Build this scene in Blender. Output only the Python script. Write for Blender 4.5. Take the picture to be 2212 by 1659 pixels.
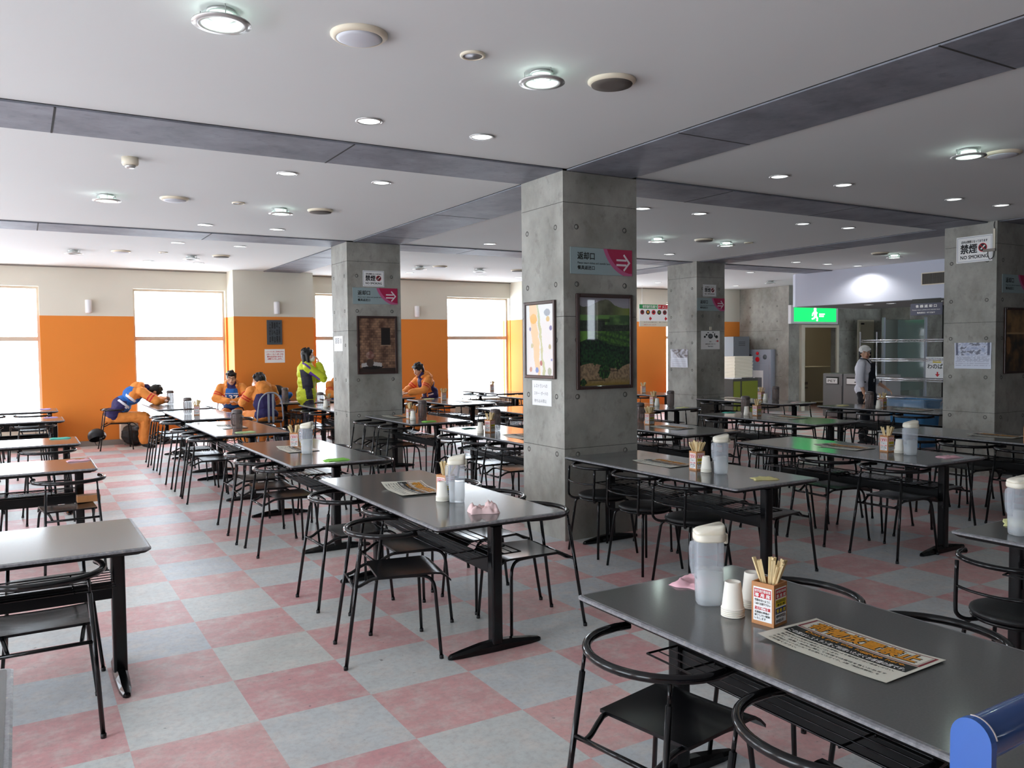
import bpy, bmesh, math, random
from mathutils import Vector, Matrix, Euler, noise as mnoise
PI = math.pi
random.seed(7)
for o in list(bpy.data.objects):
    bpy.data.objects.remove(o, do_unlink=True)
SC = bpy.context.scene
COL = SC.collection

# ------------------------------------------------------------------ camera
CAM_H = 1.566
YAW, PITCH, ROLL, FPX = 0.5384985, -0.0430694, -0.0100616, 1779.045
def cam_axes():
    cy, sy, cp, sp = math.cos(YAW), math.sin(YAW), math.cos(PITCH), math.sin(PITCH)
    f = Vector((sy*cp, cy*cp, sp)); r = Vector((cy, -sy, 0)); u = r.cross(f)
    cr, sr = math.cos(ROLL), math.sin(ROLL)
    return cr*r + sr*u, -sr*r + cr*u, f
_r, _u, _f = cam_axes()
cd = bpy.data.cameras.new('camera'); cam = bpy.data.objects.new('camera', cd); COL.objects.link(cam)
cam.matrix_world = Matrix(((_r.x, _u.x, -_f.x, 0), (_r.y, _u.y, -_f.y, 0), (_r.z, _u.z, -_f.z, CAM_H), (0, 0, 0, 1)))
cd.sensor_fit = 'HORIZONTAL'; cd.sensor_width = 36.0; cd.lens = FPX/2212*36.0
cd.clip_start = 0.02; cd.clip_end = 200
SC.camera = cam

# ------------------------------------------------------------------ view, world, daylight
SC.view_settings.view_transform = 'Standard'; SC.view_settings.look = 'None'
SC.view_settings.gamma = 1.0; SC.view_settings.use_curve_mapping = False
SC.view_settings.exposure = 0.0
W = bpy.data.worlds.new('overcast_snow_sky'); SC.world = W; W.use_nodes = True
bgn = W.node_tree.nodes['Background']
bgn.inputs[0].default_value = (0.86, 0.955, 1.06, 1); bgn.inputs[1].default_value = 10.0
try:
    W.cycles.sampling_method = 'MANUAL'; W.cycles.sample_map_resolution = 64
except Exception: pass
cy = SC.cycles
cy.max_bounces = 10; cy.diffuse_bounces = 6; cy.glossy_bounces = 4; cy.transmission_bounces = 6; cy.transparent_max_bounces = 12
cy.caustics_reflective = False; cy.caustics_refractive = False; cy.sample_clamp_indirect = 6.0; cy.sample_clamp_direct = 0.0
cy.use_denoising = True
try: cy.denoiser = 'OPENIMAGEDENOISE'
except Exception: pass

FAR_Y, LEFT_X, BACK_Y, RIGHT_X, CEIL = 15.45, -3.4, -6.5, 15.65, 2.99
SILL, HEAD, MULL = 0.40, 2.655, 1.80
FAR_WIN = [(-1.22, 0.30), (1.70, 3.22), (4.88, 6.40), (7.68, 9.19), (10.88, 12.40), (13.66, 14.60)]
LEFT_WIN = [(-0.7, 1.0), (1.6, 3.6), (4.3, 6.4), (7.1, 9.2), (9.9, 12.0), (12.6, 14.6)]
BACK_WIN = [(11.9, 12.45), (12.7, 13.15)]
def portal(name, loc, rot, sx, sy):
    l = bpy.data.lights.new(name, 'AREA'); l.shape = 'RECTANGLE'; l.size = sx; l.size_y = sy
    l.cycles.is_portal = True
    o = bpy.data.objects.new(name, l); o.location = loc; o.rotation_euler = rot; COL.objects.link(o)
for a, b in FAR_WIN: portal('daylight_portal', ((a+b)/2, FAR_Y+0.32, (SILL+HEAD)/2), (-PI/2, 0, 0), b-a, HEAD-SILL)
for a, b in LEFT_WIN: portal('daylight_portal', (LEFT_X-0.32, (a+b)/2, (SILL+HEAD)/2), (0, -PI/2, 0), HEAD-SILL, b-a)
for a, b in BACK_WIN: portal('daylight_portal', ((a+b)/2, BACK_Y-0.32, 2.3), (PI/2, 0, 0), b-a, 1.1)

# ------------------------------------------------------------------ materials
M = {}
def nodes(m):
    m.use_nodes = True; nt = m.node_tree; return nt, nt.nodes, nt.links, nt.nodes['Principled BSDF']
def mat(name, col, rough=0.5, metal=0.0, spec=0.5, coat=0.0, emit=None, estr=0.0, alpha=1.0, trans=0.0, ior=1.45, var=0.0, vscale=8.0, vdet=3.0, bump=0.0, bscale=60.0):
    m = bpy.data.materials.new(name); nt, N, L, P = nodes(m)
    P.inputs['Base Color'].default_value = (*col, 1); P.inputs['Roughness'].default_value = rough
    P.inputs['Metallic'].default_value = metal; P.inputs['Specular IOR Level'].default_value = spec
    P.inputs['IOR'].default_value = ior
    if coat: P.inputs['Coat Weight'].default_value = coat; P.inputs['Coat Roughness'].default_value = 0.03
    if emit: P.inputs['Emission Color'].default_value = (*emit, 1); P.inputs['Emission Strength'].default_value = estr
    if alpha < 1: P.inputs['Alpha'].default_value = alpha
    if trans: P.inputs['Transmission Weight'].default_value = trans
    if var or bump:
        tc = N.new('ShaderNodeTexCoord'); nz = N.new('ShaderNodeTexNoise'); L.new(tc.outputs['Object'], nz.inputs['Vector'])
        nz.inputs['Scale'].default_value = vscale; nz.inputs['Detail'].default_value = vdet
        if var:
            mx = N.new('ShaderNodeMix'); mx.data_type = 'RGBA'
            mx.inputs[6].default_value = (*[max(0, c*(1-var)) for c in col], 1); mx.inputs[7].default_value = (*[min(1, c*(1+var)) for c in col], 1)
            L.new(nz.outputs['Fac'], mx.inputs[0]); L.new(mx.outputs[2], P.inputs['Base Color'])
        if bump:
            n2 = N.new('ShaderNodeTexNoise'); n2.inputs['Scale'].default_value = bscale; L.new(tc.outputs['Object'], n2.inputs['Vector'])
            bp = N.new('ShaderNodeBump'); bp.inputs['Strength'].default_value = bump; bp.inputs['Distance'].default_value = 0.004
            L.new(n2.outputs['Fac'], bp.inputs['Height']); L.new(bp.outputs['Normal'], P.inputs['Normal'])
    M[name] = m; return m
def S(r, g, b):   # 8-bit sRGB to linear
    f = lambda c: ((c/255+0.055)/1.055)**2.4 if c > 10 else c/255/12.92
    return (f(r), f(g), f(b))

mat('black_paint', S(11, 11, 13), 0.15, spec=0.4, var=0.35, vscale=30)
mat('black_paint_worn', S(13, 13, 15), 0.15, spec=0.5, var=0.9, vscale=60, vdet=6)
mat('black_board', S(12, 12, 13), 0.5, spec=0.3)
mat('seat_black', S(16, 16, 18), 0.24, var=0.3, vscale=14)
mat('seat_vinyl', S(26, 26, 27), 0.42, bump=0.3, bscale=200)
mat('ceiling_paint', S(214, 217, 216), 0.85, spec=0.2, var=0.015, vscale=1.2)
mat('orange_wall', S(220, 132, 54), 0.7, spec=0.3, var=0.03, vscale=1.5)
mat('beige_wall', S(214, 210, 196), 0.75, spec=0.3, var=0.02, vscale=1.5)
mat('base_grey', S(140, 132, 124), 0.7)
mat('frame_beige', S(200, 186, 168), 0.5)
mat('white_paint', S(228, 229, 232), 0.6)
mat('soffit_white', S(196, 200, 214), 0.5, spec=0.4)
mat('cream', S(222, 214, 194), 0.5)
mat('cream_plastic', S(238, 232, 214), 0.4)
mat('dark_joint', S(52, 50, 48), 0.9)
mat('tie_shade', S(84, 82, 78), 0.9)
mat('chrome', (0.75, 0.76, 0.78), 0.15, metal=1.0)
mat('trim_metal', S(200, 200, 198), 0.3, metal=0.6)
mat('lamp_on', (1, 1, 1), 0.5, emit=(0.93, 1.0, 0.98), estr=2.2)
mat('lamp_green', (0.8, 1, 0.9), 0.5, emit=(0.82, 1.0, 0.90), estr=1.6)
mat('lamp_off', S(205, 205, 205), 0.3)
mat('speaker_dark', S(92, 86, 80), 0.8)
mat('speaker_white', S(206, 208, 214), 0.6)
mat('fixture_cream', S(222, 212, 190), 0.45)
mat('wood_box', S(190, 132, 84), 0.55, var=0.15, vscale=25)
mat('chopstick', S(226, 204, 156), 0.6, var=0.12, vscale=40)
mat('paper_white', S(240, 240, 238), 0.5)
mat('paper_cream', S(232, 230, 214), 0.35)
mat('paper_cup', S(244, 240, 228), 0.55)
mat('ink_black', S(22, 22, 26), 0.6); mat('ink_red', S(196, 34, 46), 0.6); mat('ink_blue', S(24, 50, 120), 0.6)
mat('ink_yellow', S(232, 206, 40), 0.6); mat('ink_orange', S(222, 150, 36), 0.6); mat('ink_dark', S(36, 38, 34), 0.5)
mat('ink_white', S(236, 236, 232), 0.6); mat('ink_maroon', S(134, 44, 52), 0.6); mat('ink_green', S(44, 150, 84), 0.6)
mat('ink_grey', S(110, 112, 116), 0.6)
mat('sign_grey', S(150, 168, 170), 0.35, coat=0.2); mat('sign_magenta', S(172, 26, 74), 0.35, coat=0.2); mat('sign_pink', S(190, 92, 136), 0.35, coat=0.2)
mat('sign_arrow', S(226, 214, 220), 0.4)
mat('slate', S(72, 78, 84), 0.6)
mat('frame_wood', S(58, 38, 34), 0.3, coat=0.3)
mat('cloth_pink', S(236, 186, 196), 0.9, var=0.06, vscale=40); mat('cloth_pinkpale', S(240, 208, 206), 0.9, var=0.06, vscale=40)
mat('cloth_yellow', S(224, 214, 150), 0.9, var=0.05, vscale=40)
mat('cloth_lime', S(150, 222, 96), 0.9); mat('cloth_palegreen', S(196, 222, 160), 0.9); mat('cloth_teal', S(98, 200, 180), 0.9)
mat('cloth_purple', S(186, 160, 206), 0.9); mat('cloth_dkgreen', S(36, 96, 84), 0.9); mat('cloth_paleyellow', S(226, 226, 160), 0.9)
mat('blue_paint_lit', S(50, 96, 172), 0.32, coat=0.3)  # handrail blue for the end post, window light put into the colour
mat('blue_paint_shaded', S(54, 84, 140), 0.22, coat=0.5)  # same handrail blue with shade put into the colour, for bar and posts
mat('worn_edge', S(190, 180, 176), 0.6)
mat('steel_grey', S(156, 163, 175), 0.45)
mat('locker_grey', S(104, 108, 112), 0.5)
mat('olive_green', S(112, 122, 30), 0.5)
mat('bin_grey', S(126, 126, 126), 0.5)
mat('bin_blue', S(60, 126, 176), 0.5)
mat('red_plastic', S(190, 24, 34), 0.25, emit=S(190, 20, 30), estr=0.15)
mat('exit_green', S(0, 150, 60), 0.4, emit=(0.01, 0.62, 0.13), estr=1.7)
mat('exit_white', (1, 1, 1), 0.4, emit=(0.95, 1, 0.8), estr=2.6)
mat('kitchen_dark', S(70, 70, 66), 0.8)
mat('kitchen_board', S(112, 118, 112), 0.35)
mat('door_beige', S(206, 198, 176), 0.5)
mat('skin', S(206, 160, 132), 0.55, var=0.04, vscale=20); mat('hair', S(24, 21, 20), 0.5, bump=0.5, bscale=120)
mat('ski_orange', S(226, 140, 62), 0.75, bump=0.5, bscale=14); mat('ski_navy', S(42, 34, 84), 0.75, bump=0.5, bscale=14); mat('ski_red', S(206, 44, 40), 0.7)
mat('bib_blue', S(34, 100, 178), 0.7); mat('ski_lime', S(196, 208, 40), 0.6, bump=0.5, bscale=12); mat('ski_char', S(46, 44, 58), 0.7); mat('ski_purple', S(98, 58, 150), 0.7)
mat('white_cloth', S(226, 226, 234), 0.8, bump=0.4, bscale=14); mat('apron_navy', S(14, 16, 28), 0.8); mat('mask_white', S(240, 240, 242), 0.8)
mat('boot_dark', S(26, 26, 28), 0.5); mat('lip', S(170, 80, 72), 0.5); mat('cap_white', S(222, 222, 218), 0.8)
mat('trouser_black', S(22, 22, 28), 0.8)

def glassy(name, tint, alpha, rough=0.15):   # translucent plastic: part see-through, part milky
    m = bpy.data.materials.new(name); nt, N, L, P = nodes(m)
    P.inputs['Base Color'].default_value = (*tint, 1); P.inputs['Roughness'].default_value = rough
    tr = N.new('ShaderNodeBsdfTransparent'); mx = N.new('ShaderNodeMixShader'); mx.inputs[0].default_value = alpha
    L.new(tr.outputs[0], mx.inputs[1]); L.new(P.outputs[0], mx.inputs[2]); L.new(mx.outputs[0], N['Material Output'].inputs[0])
    M[name] = m
glassy('milky_plastic', S(226, 232, 240), 0.27); glassy('smoke_plastic', S(118, 104, 100), 0.72, 0.12); glassy('water', S(225, 230, 228), 0.35, 0.05)
glassy('clear_bag', S(190, 215, 235), 0.35, 0.1); glassy('window_glass', S(235, 242, 245), 0.03, 0.02); glassy('screen_glass', S(120, 150, 150), 0.35, 0.05)
glassy('lamp_glass', S(200, 225, 215), 0.3, 0.05)
m = M['window_glass']; m.node_tree.nodes['Principled BSDF'].inputs['Base Color'].default_value = (0.9, 0.95, 0.95, 1)

# floor: checkered linoleum squares, 0.5 m
def floor_material():
    m = bpy.data.materials.new('linoleum_check'); nt, N, L, P = nodes(m)
    tc = N.new('ShaderNodeTexCoord')
    mp = N.new('ShaderNodeMapping'); mp.inputs['Location'].default_value = (-0.326, -0.497, 0.75); L.new(tc.outputs['Object'], mp.inputs[0])
    ck = N.new('ShaderNodeTexChecker'); ck.inputs['Scale'].default_value = 2.0; L.new(mp.outputs[0], ck.inputs['Vector'])
    ck.inputs['Color1'].default_value = (1, 1, 1, 1); ck.inputs['Color2'].default_value = (0, 0, 0, 1)
    sc = N.new('ShaderNodeVectorMath'); sc.operation = 'MULTIPLY'; sc.inputs[1].default_value = (2, 2, 0); L.new(mp.outputs[0], sc.inputs[0])
    fl = N.new('ShaderNodeVectorMath'); fl.operation = 'FLOOR'; L.new(sc.outputs[0], fl.inputs[0])
    wn = N.new('ShaderNodeTexWhiteNoise'); L.new(fl.outputs[0], wn.inputs['Vector'])
    def mixc(a, b, fac):
        x = N.new('ShaderNodeMix'); x.data_type = 'RGBA'
        if isinstance(a, tuple): x.inputs[6].default_value = (*a, 1)
        else: L.new(a, x.inputs[6])
        if isinstance(b, tuple): x.inputs[7].default_value = (*b, 1)
        else: L.new(b, x.inputs[7])
        if isinstance(fac, float): x.inputs[0].default_value = fac
        else: L.new(fac, x.inputs[0])
        return x.outputs[2]
    def noise(scale, det=4, rough=0.6, lo=0.35, hi=0.65):
        n = N.new('ShaderNodeTexNoise'); n.inputs['Scale'].default_value = scale; n.inputs['Detail'].default_value = det; n.inputs['Roughness'].default_value = rough
        L.new(tc.outputs['Object'], n.inputs['Vector'])
        r = N.new('ShaderNodeMapRange'); r.inputs[1].default_value = lo; r.inputs[2].default_value = hi; L.new(n.outputs['Fac'], r.inputs[0]); return r.outputs[0]
    grey = mixc(S(206, 212, 218), S(222, 225, 219), wn.outputs['Value'])
    pink = mixc(S(222, 164, 166), S(231, 182, 178), wn.outputs['Value'])
    c = mixc(pink, grey, ck.outputs['Fac'])
    c1 = mixc(c, S(232, 224, 216), noise(9, 6, 0.7, 0.45, 0.8))
    ms = N.new('ShaderNodeMath'); ms.operation = 'MULTIPLY'; L.new(noise(34, 5, 0.7, 0.46, 0.72), ms.inputs[0]); ms.inputs[1].default_value = 0.32
    c2 = mixc(c1, S(150, 138, 136), ms.outputs[0])
    a = N.new('ShaderNodeMath'); a.operation = 'MULTIPLY'; L.new(noise(3.0, 8, 0.75, 0.42, 0.75), a.inputs[0]); a.inputs[1].default_value = 0.26
    c3 = mixc(c2, S(120, 112, 108), a.outputs[0])
    b = N.new('ShaderNodeMath'); b.operation = 'MULTIPLY'; L.new(noise(26, 3, 0.5, 0.71, 0.76), b.inputs[0]); b.inputs[1].default_value = 0.6
    c4 = mixc(c3, S(70, 66, 66), b.outputs[0])
    L.new(c4, P.inputs['Base Color'])
    P.inputs['Roughness'].default_value = 0.42; P.inputs['Specular IOR Level'].default_value = 0.45
    M['floor'] = m
floor_material()

def concrete_material(name, a, b, dark, stretch=(1, 1, 1)):
    m = bpy.data.materials.new(name); nt, N, L, P = nodes(m)
    tc = N.new('ShaderNodeTexCoord'); mp = N.new('ShaderNodeMapping'); mp.inputs['Scale'].default_value = stretch; L.new(tc.outputs['Object'], mp.inputs[0])
    def nz(s, d, lo, hi):
        n = N.new('ShaderNodeTexNoise'); n.inputs['Scale'].default_value = s; n.inputs['Detail'].default_value = d; n.inputs['Roughness'].default_value = 0.62
        L.new(mp.outputs[0], n.inputs['Vector']); r = N.new('ShaderNodeMapRange'); r.inputs[1].default_value = lo; r.inputs[2].default_value = hi
        L.new(n.outputs['Fac'], r.inputs[0]); return r.outputs[0], n
    f1, _ = nz(2.6, 10, 0.32, 0.68); f2, _ = nz(11, 6, 0.56, 0.70); f3, n3 = nz(40, 4, 0.3, 0.7)
    x = N.new('ShaderNodeMix'); x.data_type = 'RGBA'; x.inputs[6].default_value = (*a, 1); x.inputs[7].default_value = (*b, 1); L.new(f1, x.inputs[0])
    k = N.new('ShaderNodeMath'); k.operation = 'MULTIPLY'; L.new(f2, k.inputs[0]); k.inputs[1].default_value = 0.35
    y = N.new('ShaderNodeMix'); y.data_type = 'RGBA'; L.new(x.outputs[2], y.inputs[6]); y.inputs[7].default_value = (*dark, 1); L.new(k.outputs[0], y.inputs[0])
    L.new(y.outputs[2], P.inputs['Base Color']); P.inputs['Roughness'].default_value = 0.62; P.inputs['Specular IOR Level'].default_value = 0.35
    bp = N.new('ShaderNodeBump'); bp.inputs['Strength'].default_value = 0.12; bp.inputs['Distance'].default_value = 0.003
    L.new(n3.outputs['Fac'], bp.inputs['Height']); L.new(bp.outputs['Normal'], P.inputs['Normal'])
    M[name] = m
concrete_material('concrete', S(128, 127, 119), S(172, 171, 163), S(88, 86, 78), (1, 1, 0.8))
concrete_material('concrete_beam', S(106, 108, 116), S(140, 143, 152), S(80, 82, 88), (1, 1, 1))

def tabletop_material():
    m = bpy.data.materials.new('grey_laminate'); nt, N, L, P = nodes(m)
    tc = N.new('ShaderNodeTexCoord'); n = N.new('ShaderNodeTexNoise'); n.inputs['Scale'].default_value = 160; n.inputs['Detail'].default_value = 2; L.new(tc.outputs['Object'], n.inputs['Vector'])
    x = N.new('ShaderNodeMix'); x.data_type = 'RGBA'; x.inputs[6].default_value = (*S(92, 93, 92), 1); x.inputs[7].default_value = (*S(104, 105, 103), 1); L.new(n.outputs['Fac'], x.inputs[0])
    L.new(x.outputs[2], P.inputs['Base Color']); P.inputs['Roughness'].default_value = 0.13; P.inputs['Specular IOR Level'].default_value = 0.5
    M['laminate'] = m
    m = bpy.data.materials.new('worn_edge_band'); nt, N, L, P = nodes(m)
    tc = N.new('ShaderNodeTexCoord'); n = N.new('ShaderNodeTexNoise'); n.inputs['Scale'].default_value = 45; n.inputs['Detail'].default_value = 5; n.inputs['Roughness'].default_value = 0.7; L.new(tc.outputs['Object'], n.inputs['Vector'])
    r = N.new('ShaderNodeValToRGB'); r.color_ramp.elements[0].position = 0.40; r.color_ramp.elements[0].color = (*S(112, 112, 115), 1)
    r.color_ramp.elements[1].position = 0.60; r.color_ramp.elements[1].color = (*S(142, 142, 145), 1)
    e = r.color_ramp.elements.new(0.76); e.color = (*S(206, 182, 140), 1)
    L.new(n.outputs['Fac'], r.inputs[0]); L.new(r.outputs[0], P.inputs['Base Color']); P.inputs['Roughness'].default_value = 0.35
    M['edge_band'] = m
tabletop_material()

def vcol_material(name, rough=0.5, coat=0.0):
    m = bpy.data.materials.new(name); nt, N, L, P = nodes(m)
    a = N.new('ShaderNodeAttribute'); a.attribute_name = 'paint'; L.new(a.outputs['Color'], P.inputs['Base Color'])
    P.inputs['Roughness'].default_value = rough
    if coat: P.inputs['Coat Weight'].default_value = coat; P.inputs['Coat Roughness'].default_value = 0.02
    M[name] = m
vcol_material('art_print', 0.4, 1.0); vcol_material('poster_print', 0.55)

# ------------------------------------------------------------------ mesh builder
class MB:
    def __init__(s): s.v = []; s.f = []; s.m = []; s.sm = []; s.mats = []
    def mi(s, name):
        if name not in s.mats: s.mats.append(name)
        return s.mats.index(name)
    def add(s, V, F, mt, smooth=False, T=None):
        k = len(s.v); i = s.mi(mt)
        s.v += [tuple(T @ Vector(p)) if T is not None else tuple(p) for p in V]
        s.f += [tuple(a+k for a in f) for f in F]; s.m += [i]*len(F); s.sm += [smooth]*len(F); return s
    def box(s, lo, hi, mt, T=None, bev=0.0):
        x0, y0, z0 = lo; x1, y1, z1 = hi
        if bev <= 0:
            V = [(x0,y0,z0),(x1,y0,z0),(x1,y1,z0),(x0,y1,z0),(x0,y0,z1),(x1,y0,z1),(x1,y1,z1),(x0,y1,z1)]
            F = [(0,3,2,1),(4,5,6,7),(0,1,5,4),(1,2,6,5),(2,3,7,6),(3,0,4,7)]
            return s.add(V, F, mt, False, T)
        b = min(bev, (x1-x0)/2.01, (y1-y0)/2.01, (z1-z0)/2.01)
        bm = bmesh.new(); bmesh.ops.create_cube(bm, size=1)
        for v in bm.verts: v.co = Vector(((x0+x1)/2+v.co.x*(x1-x0), (y0+y1)/2+v.co.y*(y1-y0), (z0+z1)/2+v.co.z*(z1-z0)))
        bmesh.ops.bevel(bm, geom=list(bm.edges), offset=b, segments=2, profile=0.5, affect='EDGES')
        bm.verts.index_update(); V = [tuple(v.co) for v in bm.verts]; F = [tuple(v.index for v in f.verts) for f in bm.faces]; bm.free()
        return s.add(V, F, mt, False, T)
    def tube(s, P, r, mt, n=8, T=None, closed=False, flat=(1, 1)):
        P = [Vector(p) for p in P]; R = r if isinstance(r, (list, tuple)) else [r]*len(P)
        k = len(P); tans = []
        for i in range(k):
            a = P[(i-1) % k] if (i > 0 or closed) else P[0]; b = P[(i+1) % k] if (i < k-1 or closed) else P[-1]
            t = (b-a); tans.append(t.normalized() if t.length > 1e-9 else Vector((0, 0, 1)))
        up = Vector((0, 0, 1)) if abs(tans[0].z) < 0.9 else Vector((1, 0, 0))
        u = (up - tans[0]*up.dot(tans[0])).normalized(); V = []
        for i in range(k):
            t = tans[i]; u = u - t*u.dot(t); u = u.normalized() if u.length > 1e-6 else t.orthogonal().normalized(); w = t.cross(u)
            for j in range(n):
                a = 2*PI*j/n; V.append(P[i] + u*(math.cos(a)*R[i]*flat[0]) + w*(math.sin(a)*R[i]*flat[1]))
        F = []
        for i in range(k if closed else k-1):
            i2 = (i+1) % k
            for j in range(n): F.append((i*n+j, i*n+(j+1) % n, i2*n+(j+1) % n, i2*n+j))
        if not closed: F.append(tuple(reversed(range(n)))); F.append(tuple((k-1)*n+j for j in range(n)))
        return s.add(V, F, mt, True, T)
    def lathe(s, prof, mt, n=24, T=None, cap=True, sq=None):
        V = []; F = []
        for (r, z) in prof:
            for j in range(n):
                a = 2*PI*j/n; c, d = math.cos(a), math.sin(a); q = 1.0
                if sq: q = (abs(c)**sq + abs(d)**sq)**(-1.0/sq)
                V.append((r*c*q, r*d*q, z))
        k = len(prof)
        for i in range(k-1):
            for j in range(n): F.append((i*n+j, i*n+(j+1) % n, (i+1)*n+(j+1) % n, (i+1)*n+j))
        if cap: F.append(tuple(reversed(range(n)))); F.append(tuple((k-1)*n+j for j in range(n)))
        return s.add(V, F, mt, True, T)
    def prism(s, poly, z0, z1, mt, T=None):
        n = len(poly); V = [(x, y, z0) for x, y in poly]+[(x, y, z1) for x, y in poly]
        F = [tuple(reversed(range(n))), tuple(range(n, 2*n))]+[(i, (i+1) % n, n+(i+1) % n, n+i) for i in range(n)]
        return s.add(V, F, mt, False, T)
    def quad(s, pts, mt, T=None): return s.add(pts, [tuple(range(len(pts)))], mt, False, T)
    def ell(s, c, r, mt, T=None, n=16, m=10, R=None):
        V = []; F = []; c = Vector(c)
        for i in range(m+1):
            th = PI*i/m
            for j in range(n):
                a = 2*PI*j/n; p = Vector((r[0]*math.sin(th)*math.cos(a), r[1]*math.sin(th)*math.sin(a), -r[2]*math.cos(th)))
                if R is not None: p = R @ p
                V.append(c+p)
        for i in range(m):
            for j in range(n): F.append((i*n+j, i*n+(j+1) % n, (i+1)*n+(j+1) % n, (i+1)*n+j))
        return s.add(V, F, mt, True, T)
    def caps(s, a, b, ra, rb, mt, flat=None):
        a, b = Vector(a), Vector(b); s.tube([a, a.lerp(b, .5), b], [ra, (ra+rb)/2, rb], mt, 12); s.ell(a, (ra,)*3, mt, None, 12, 8); s.ell(b, (rb,)*3, mt, None, 12, 8); return s
    def mesh_in(s, me, mt, T=None, fn=None):
        V = [v.co.copy() for v in me.vertices]
        if T is not None: V = [T @ v for v in V]
        if fn: V = [Vector(fn(v)) for v in V]
        return s.add(V, [tuple(p.vertices) for p in me.polygons], mt, False)
    def mesh(s, name):
        me = bpy.data.meshes.new(name); me.from_pydata(s.v, [], s.f)
        for k in s.mats: me.materials.append(M[k])
        me.polygons.foreach_set('material_index', s.m); me.polygons.foreach_set('use_smooth', s.sm); me.update()
        return me
    def obj(s, name, parent=None, loc=(0, 0, 0), rot=(0, 0, 0), shrink=True):
        o = bpy.data.objects.new(name, s.mesh(name)); COL.objects.link(o); o.location = loc; o.rotation_euler = rot
        if parent: o.parent = parent
        return o
def empty(name, loc=(0, 0, 0), rot=(0, 0, 0), scale=(1, 1, 1)):
    o = bpy.data.objects.new(name, None); COL.objects.link(o); o.location = loc; o.rotation_euler = rot; o.scale = scale
    o.empty_display_size = 0.1; return o
def tag(o, label, cat, group=None, kind=None):
    if label: o['label'] = label
    if cat: o['category'] = cat
    if group: o['group'] = group
    if kind: o['kind'] = kind
    return o
def struct(o, label=None): o['kind'] = 'structure'; return o
def sharp(o, ang=40):
    me = o.data
    bm = bmesh.new(); bm.from_mesh(me)
    for e in bm.edges:
        if len(e.link_faces) == 2 and e.calc_face_angle(0) > math.radians(ang): e.smooth = False
    bm.to_mesh(me); bm.free(); return o
def bez(P, n=8, closed=False):   # Catmull-Rom through points
    P = [Vector(p) for p in P]; out = []
    for i in range(len(P)-1):
        p0 = P[max(i-1, 0)]; p1 = P[i]; p2 = P[i+1]; p3 = P[min(i+2, len(P)-1)]
        for k in range(n):
            t = k/n; out.append(0.5*((2*p1)+(-p0+p2)*t+(2*p0-5*p1+4*p2-p3)*t*t+(-p0+3*p1-3*p2+p3)*t**3))
    out.append(P[-1]); return out

# ------------------------------------------------------------------ lettering
TX = {}
def text_mesh(body, bold=0.0):
    key = (body, bold)
    if key in TX: return TX[key]
    c = bpy.data.curves.new('lettering', 'FONT'); c.body = body; c.size = 1.0; c.resolution_u = 3; c.offset = bold; c.fill_mode = 'FRONT'
    o = bpy.data.objects.new('lettering', c); COL.objects.link(o); bpy.context.view_layer.update()
    me = bpy.data.meshes.new_from_object(o.evaluated_get(bpy.context.evaluated_depsgraph_get()))
    bpy.data.objects.remove(o, do_unlink=True); bpy.data.curves.remove(c)
    xs = [v.co.x for v in me.vertices] or [0, 1]; ys = [v.co.y for v in me.vertices] or [0, 1]
    x0, x1, y0, y1 = min(xs), max(xs), min(ys), max(ys)
    for v in me.vertices: v.co.x = (v.co.x-x0)/max(x1-x0, 1e-6); v.co.y = (v.co.y-y0)/max(y1-y0, 1e-6); v.co.z = 0
    TX[key] = me; return me
def put_text(mb, body, x0, y0, x1, y1, mt, z=0.001, bold=0.0, fn=None, T=None):
    """flat lettering fitted to the box; a heavier weight is printed by shifting the same glyphs by a fraction of their height"""
    lines = body.count('\n')+1; b = max(0, bold)*(y1-y0)/lines*0.9
    for k, (dx, dy) in enumerate(((0, 0),) if b < 1e-6 else ((-b, -b), (b, -b), (-b, b), (b, b))):
        Tm = Matrix.Translation((x0+dx, y0+dy, z+k*0.00002)) @ Matrix.Diagonal((x1-x0, y1-y0, 1, 1))
        if T is not None: Tm = T @ Tm
        mb.mesh_in(text_mesh(body, 0.0), mt, Tm, fn)
    return mb

# ================================================================== ROOM
def wall_with_openings(name, axis, at, t, a0, a1, z1, ops, paint, lo_z=0.0):
    """axis 'y': wall in the plane y=at running along x ; axis 'x': plane x=at running along y. t = thickness (signed). paint(z0,z1)->list of (z0,z1,mat)"""
    mb = MB()
    def seg(u0, u1, z0, zz):
        for (p, q, mt) in paint:
            s0, s1 = max(z0, p), min(zz, q)
            if s1-s0 < 1e-4: continue
            if axis == 'y': mb.box((u0, min(at, at+t), s0), (u1, max(at, at+t), s1), mt)
            else: mb.box((min(at, at+t), u0, s0), (max(at, at+t), u1, s1), mt)
    u = a0
    for (o0, o1, zs, zh) in sorted(ops):
        seg(u, o0, lo_z, z1)
        if zs > lo_z: seg(o0, o1, lo_z, zs)
        seg(o0, o1, zh, z1); u = o1
    seg(u, a1, lo_z, z1)
    return struct(mb.obj(name))
fl = struct(MB().box((LEFT_X-0.4, BACK_Y-0.4, -0.1), (22.4, FAR_Y+0.4, 0.0), 'floor').obj('floor'))
struct(MB().box((LEFT_X-0.4, BACK_Y-0.4, CEIL), (22.4, FAR_Y+0.4, CEIL+0.12), 'ceiling_paint').obj('ceiling'))
BANDS = [(0, 2.18, 'orange_wall'), (2.18, 3.2, 'beige_wall')]
wall_with_openings('wall_far', 'y', FAR_Y, 0.3, LEFT_X-0.3, 15.65, CEIL, [(a, b, SILL, HEAD) for a, b in FAR_WIN], BANDS)
wall_with_openings('wall_left', 'x', LEFT_X, -0.3, BACK_Y-0.3, FAR_Y, CEIL, [(a, b, SILL, HEAD) for a, b in LEFT_WIN], BANDS)
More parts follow.
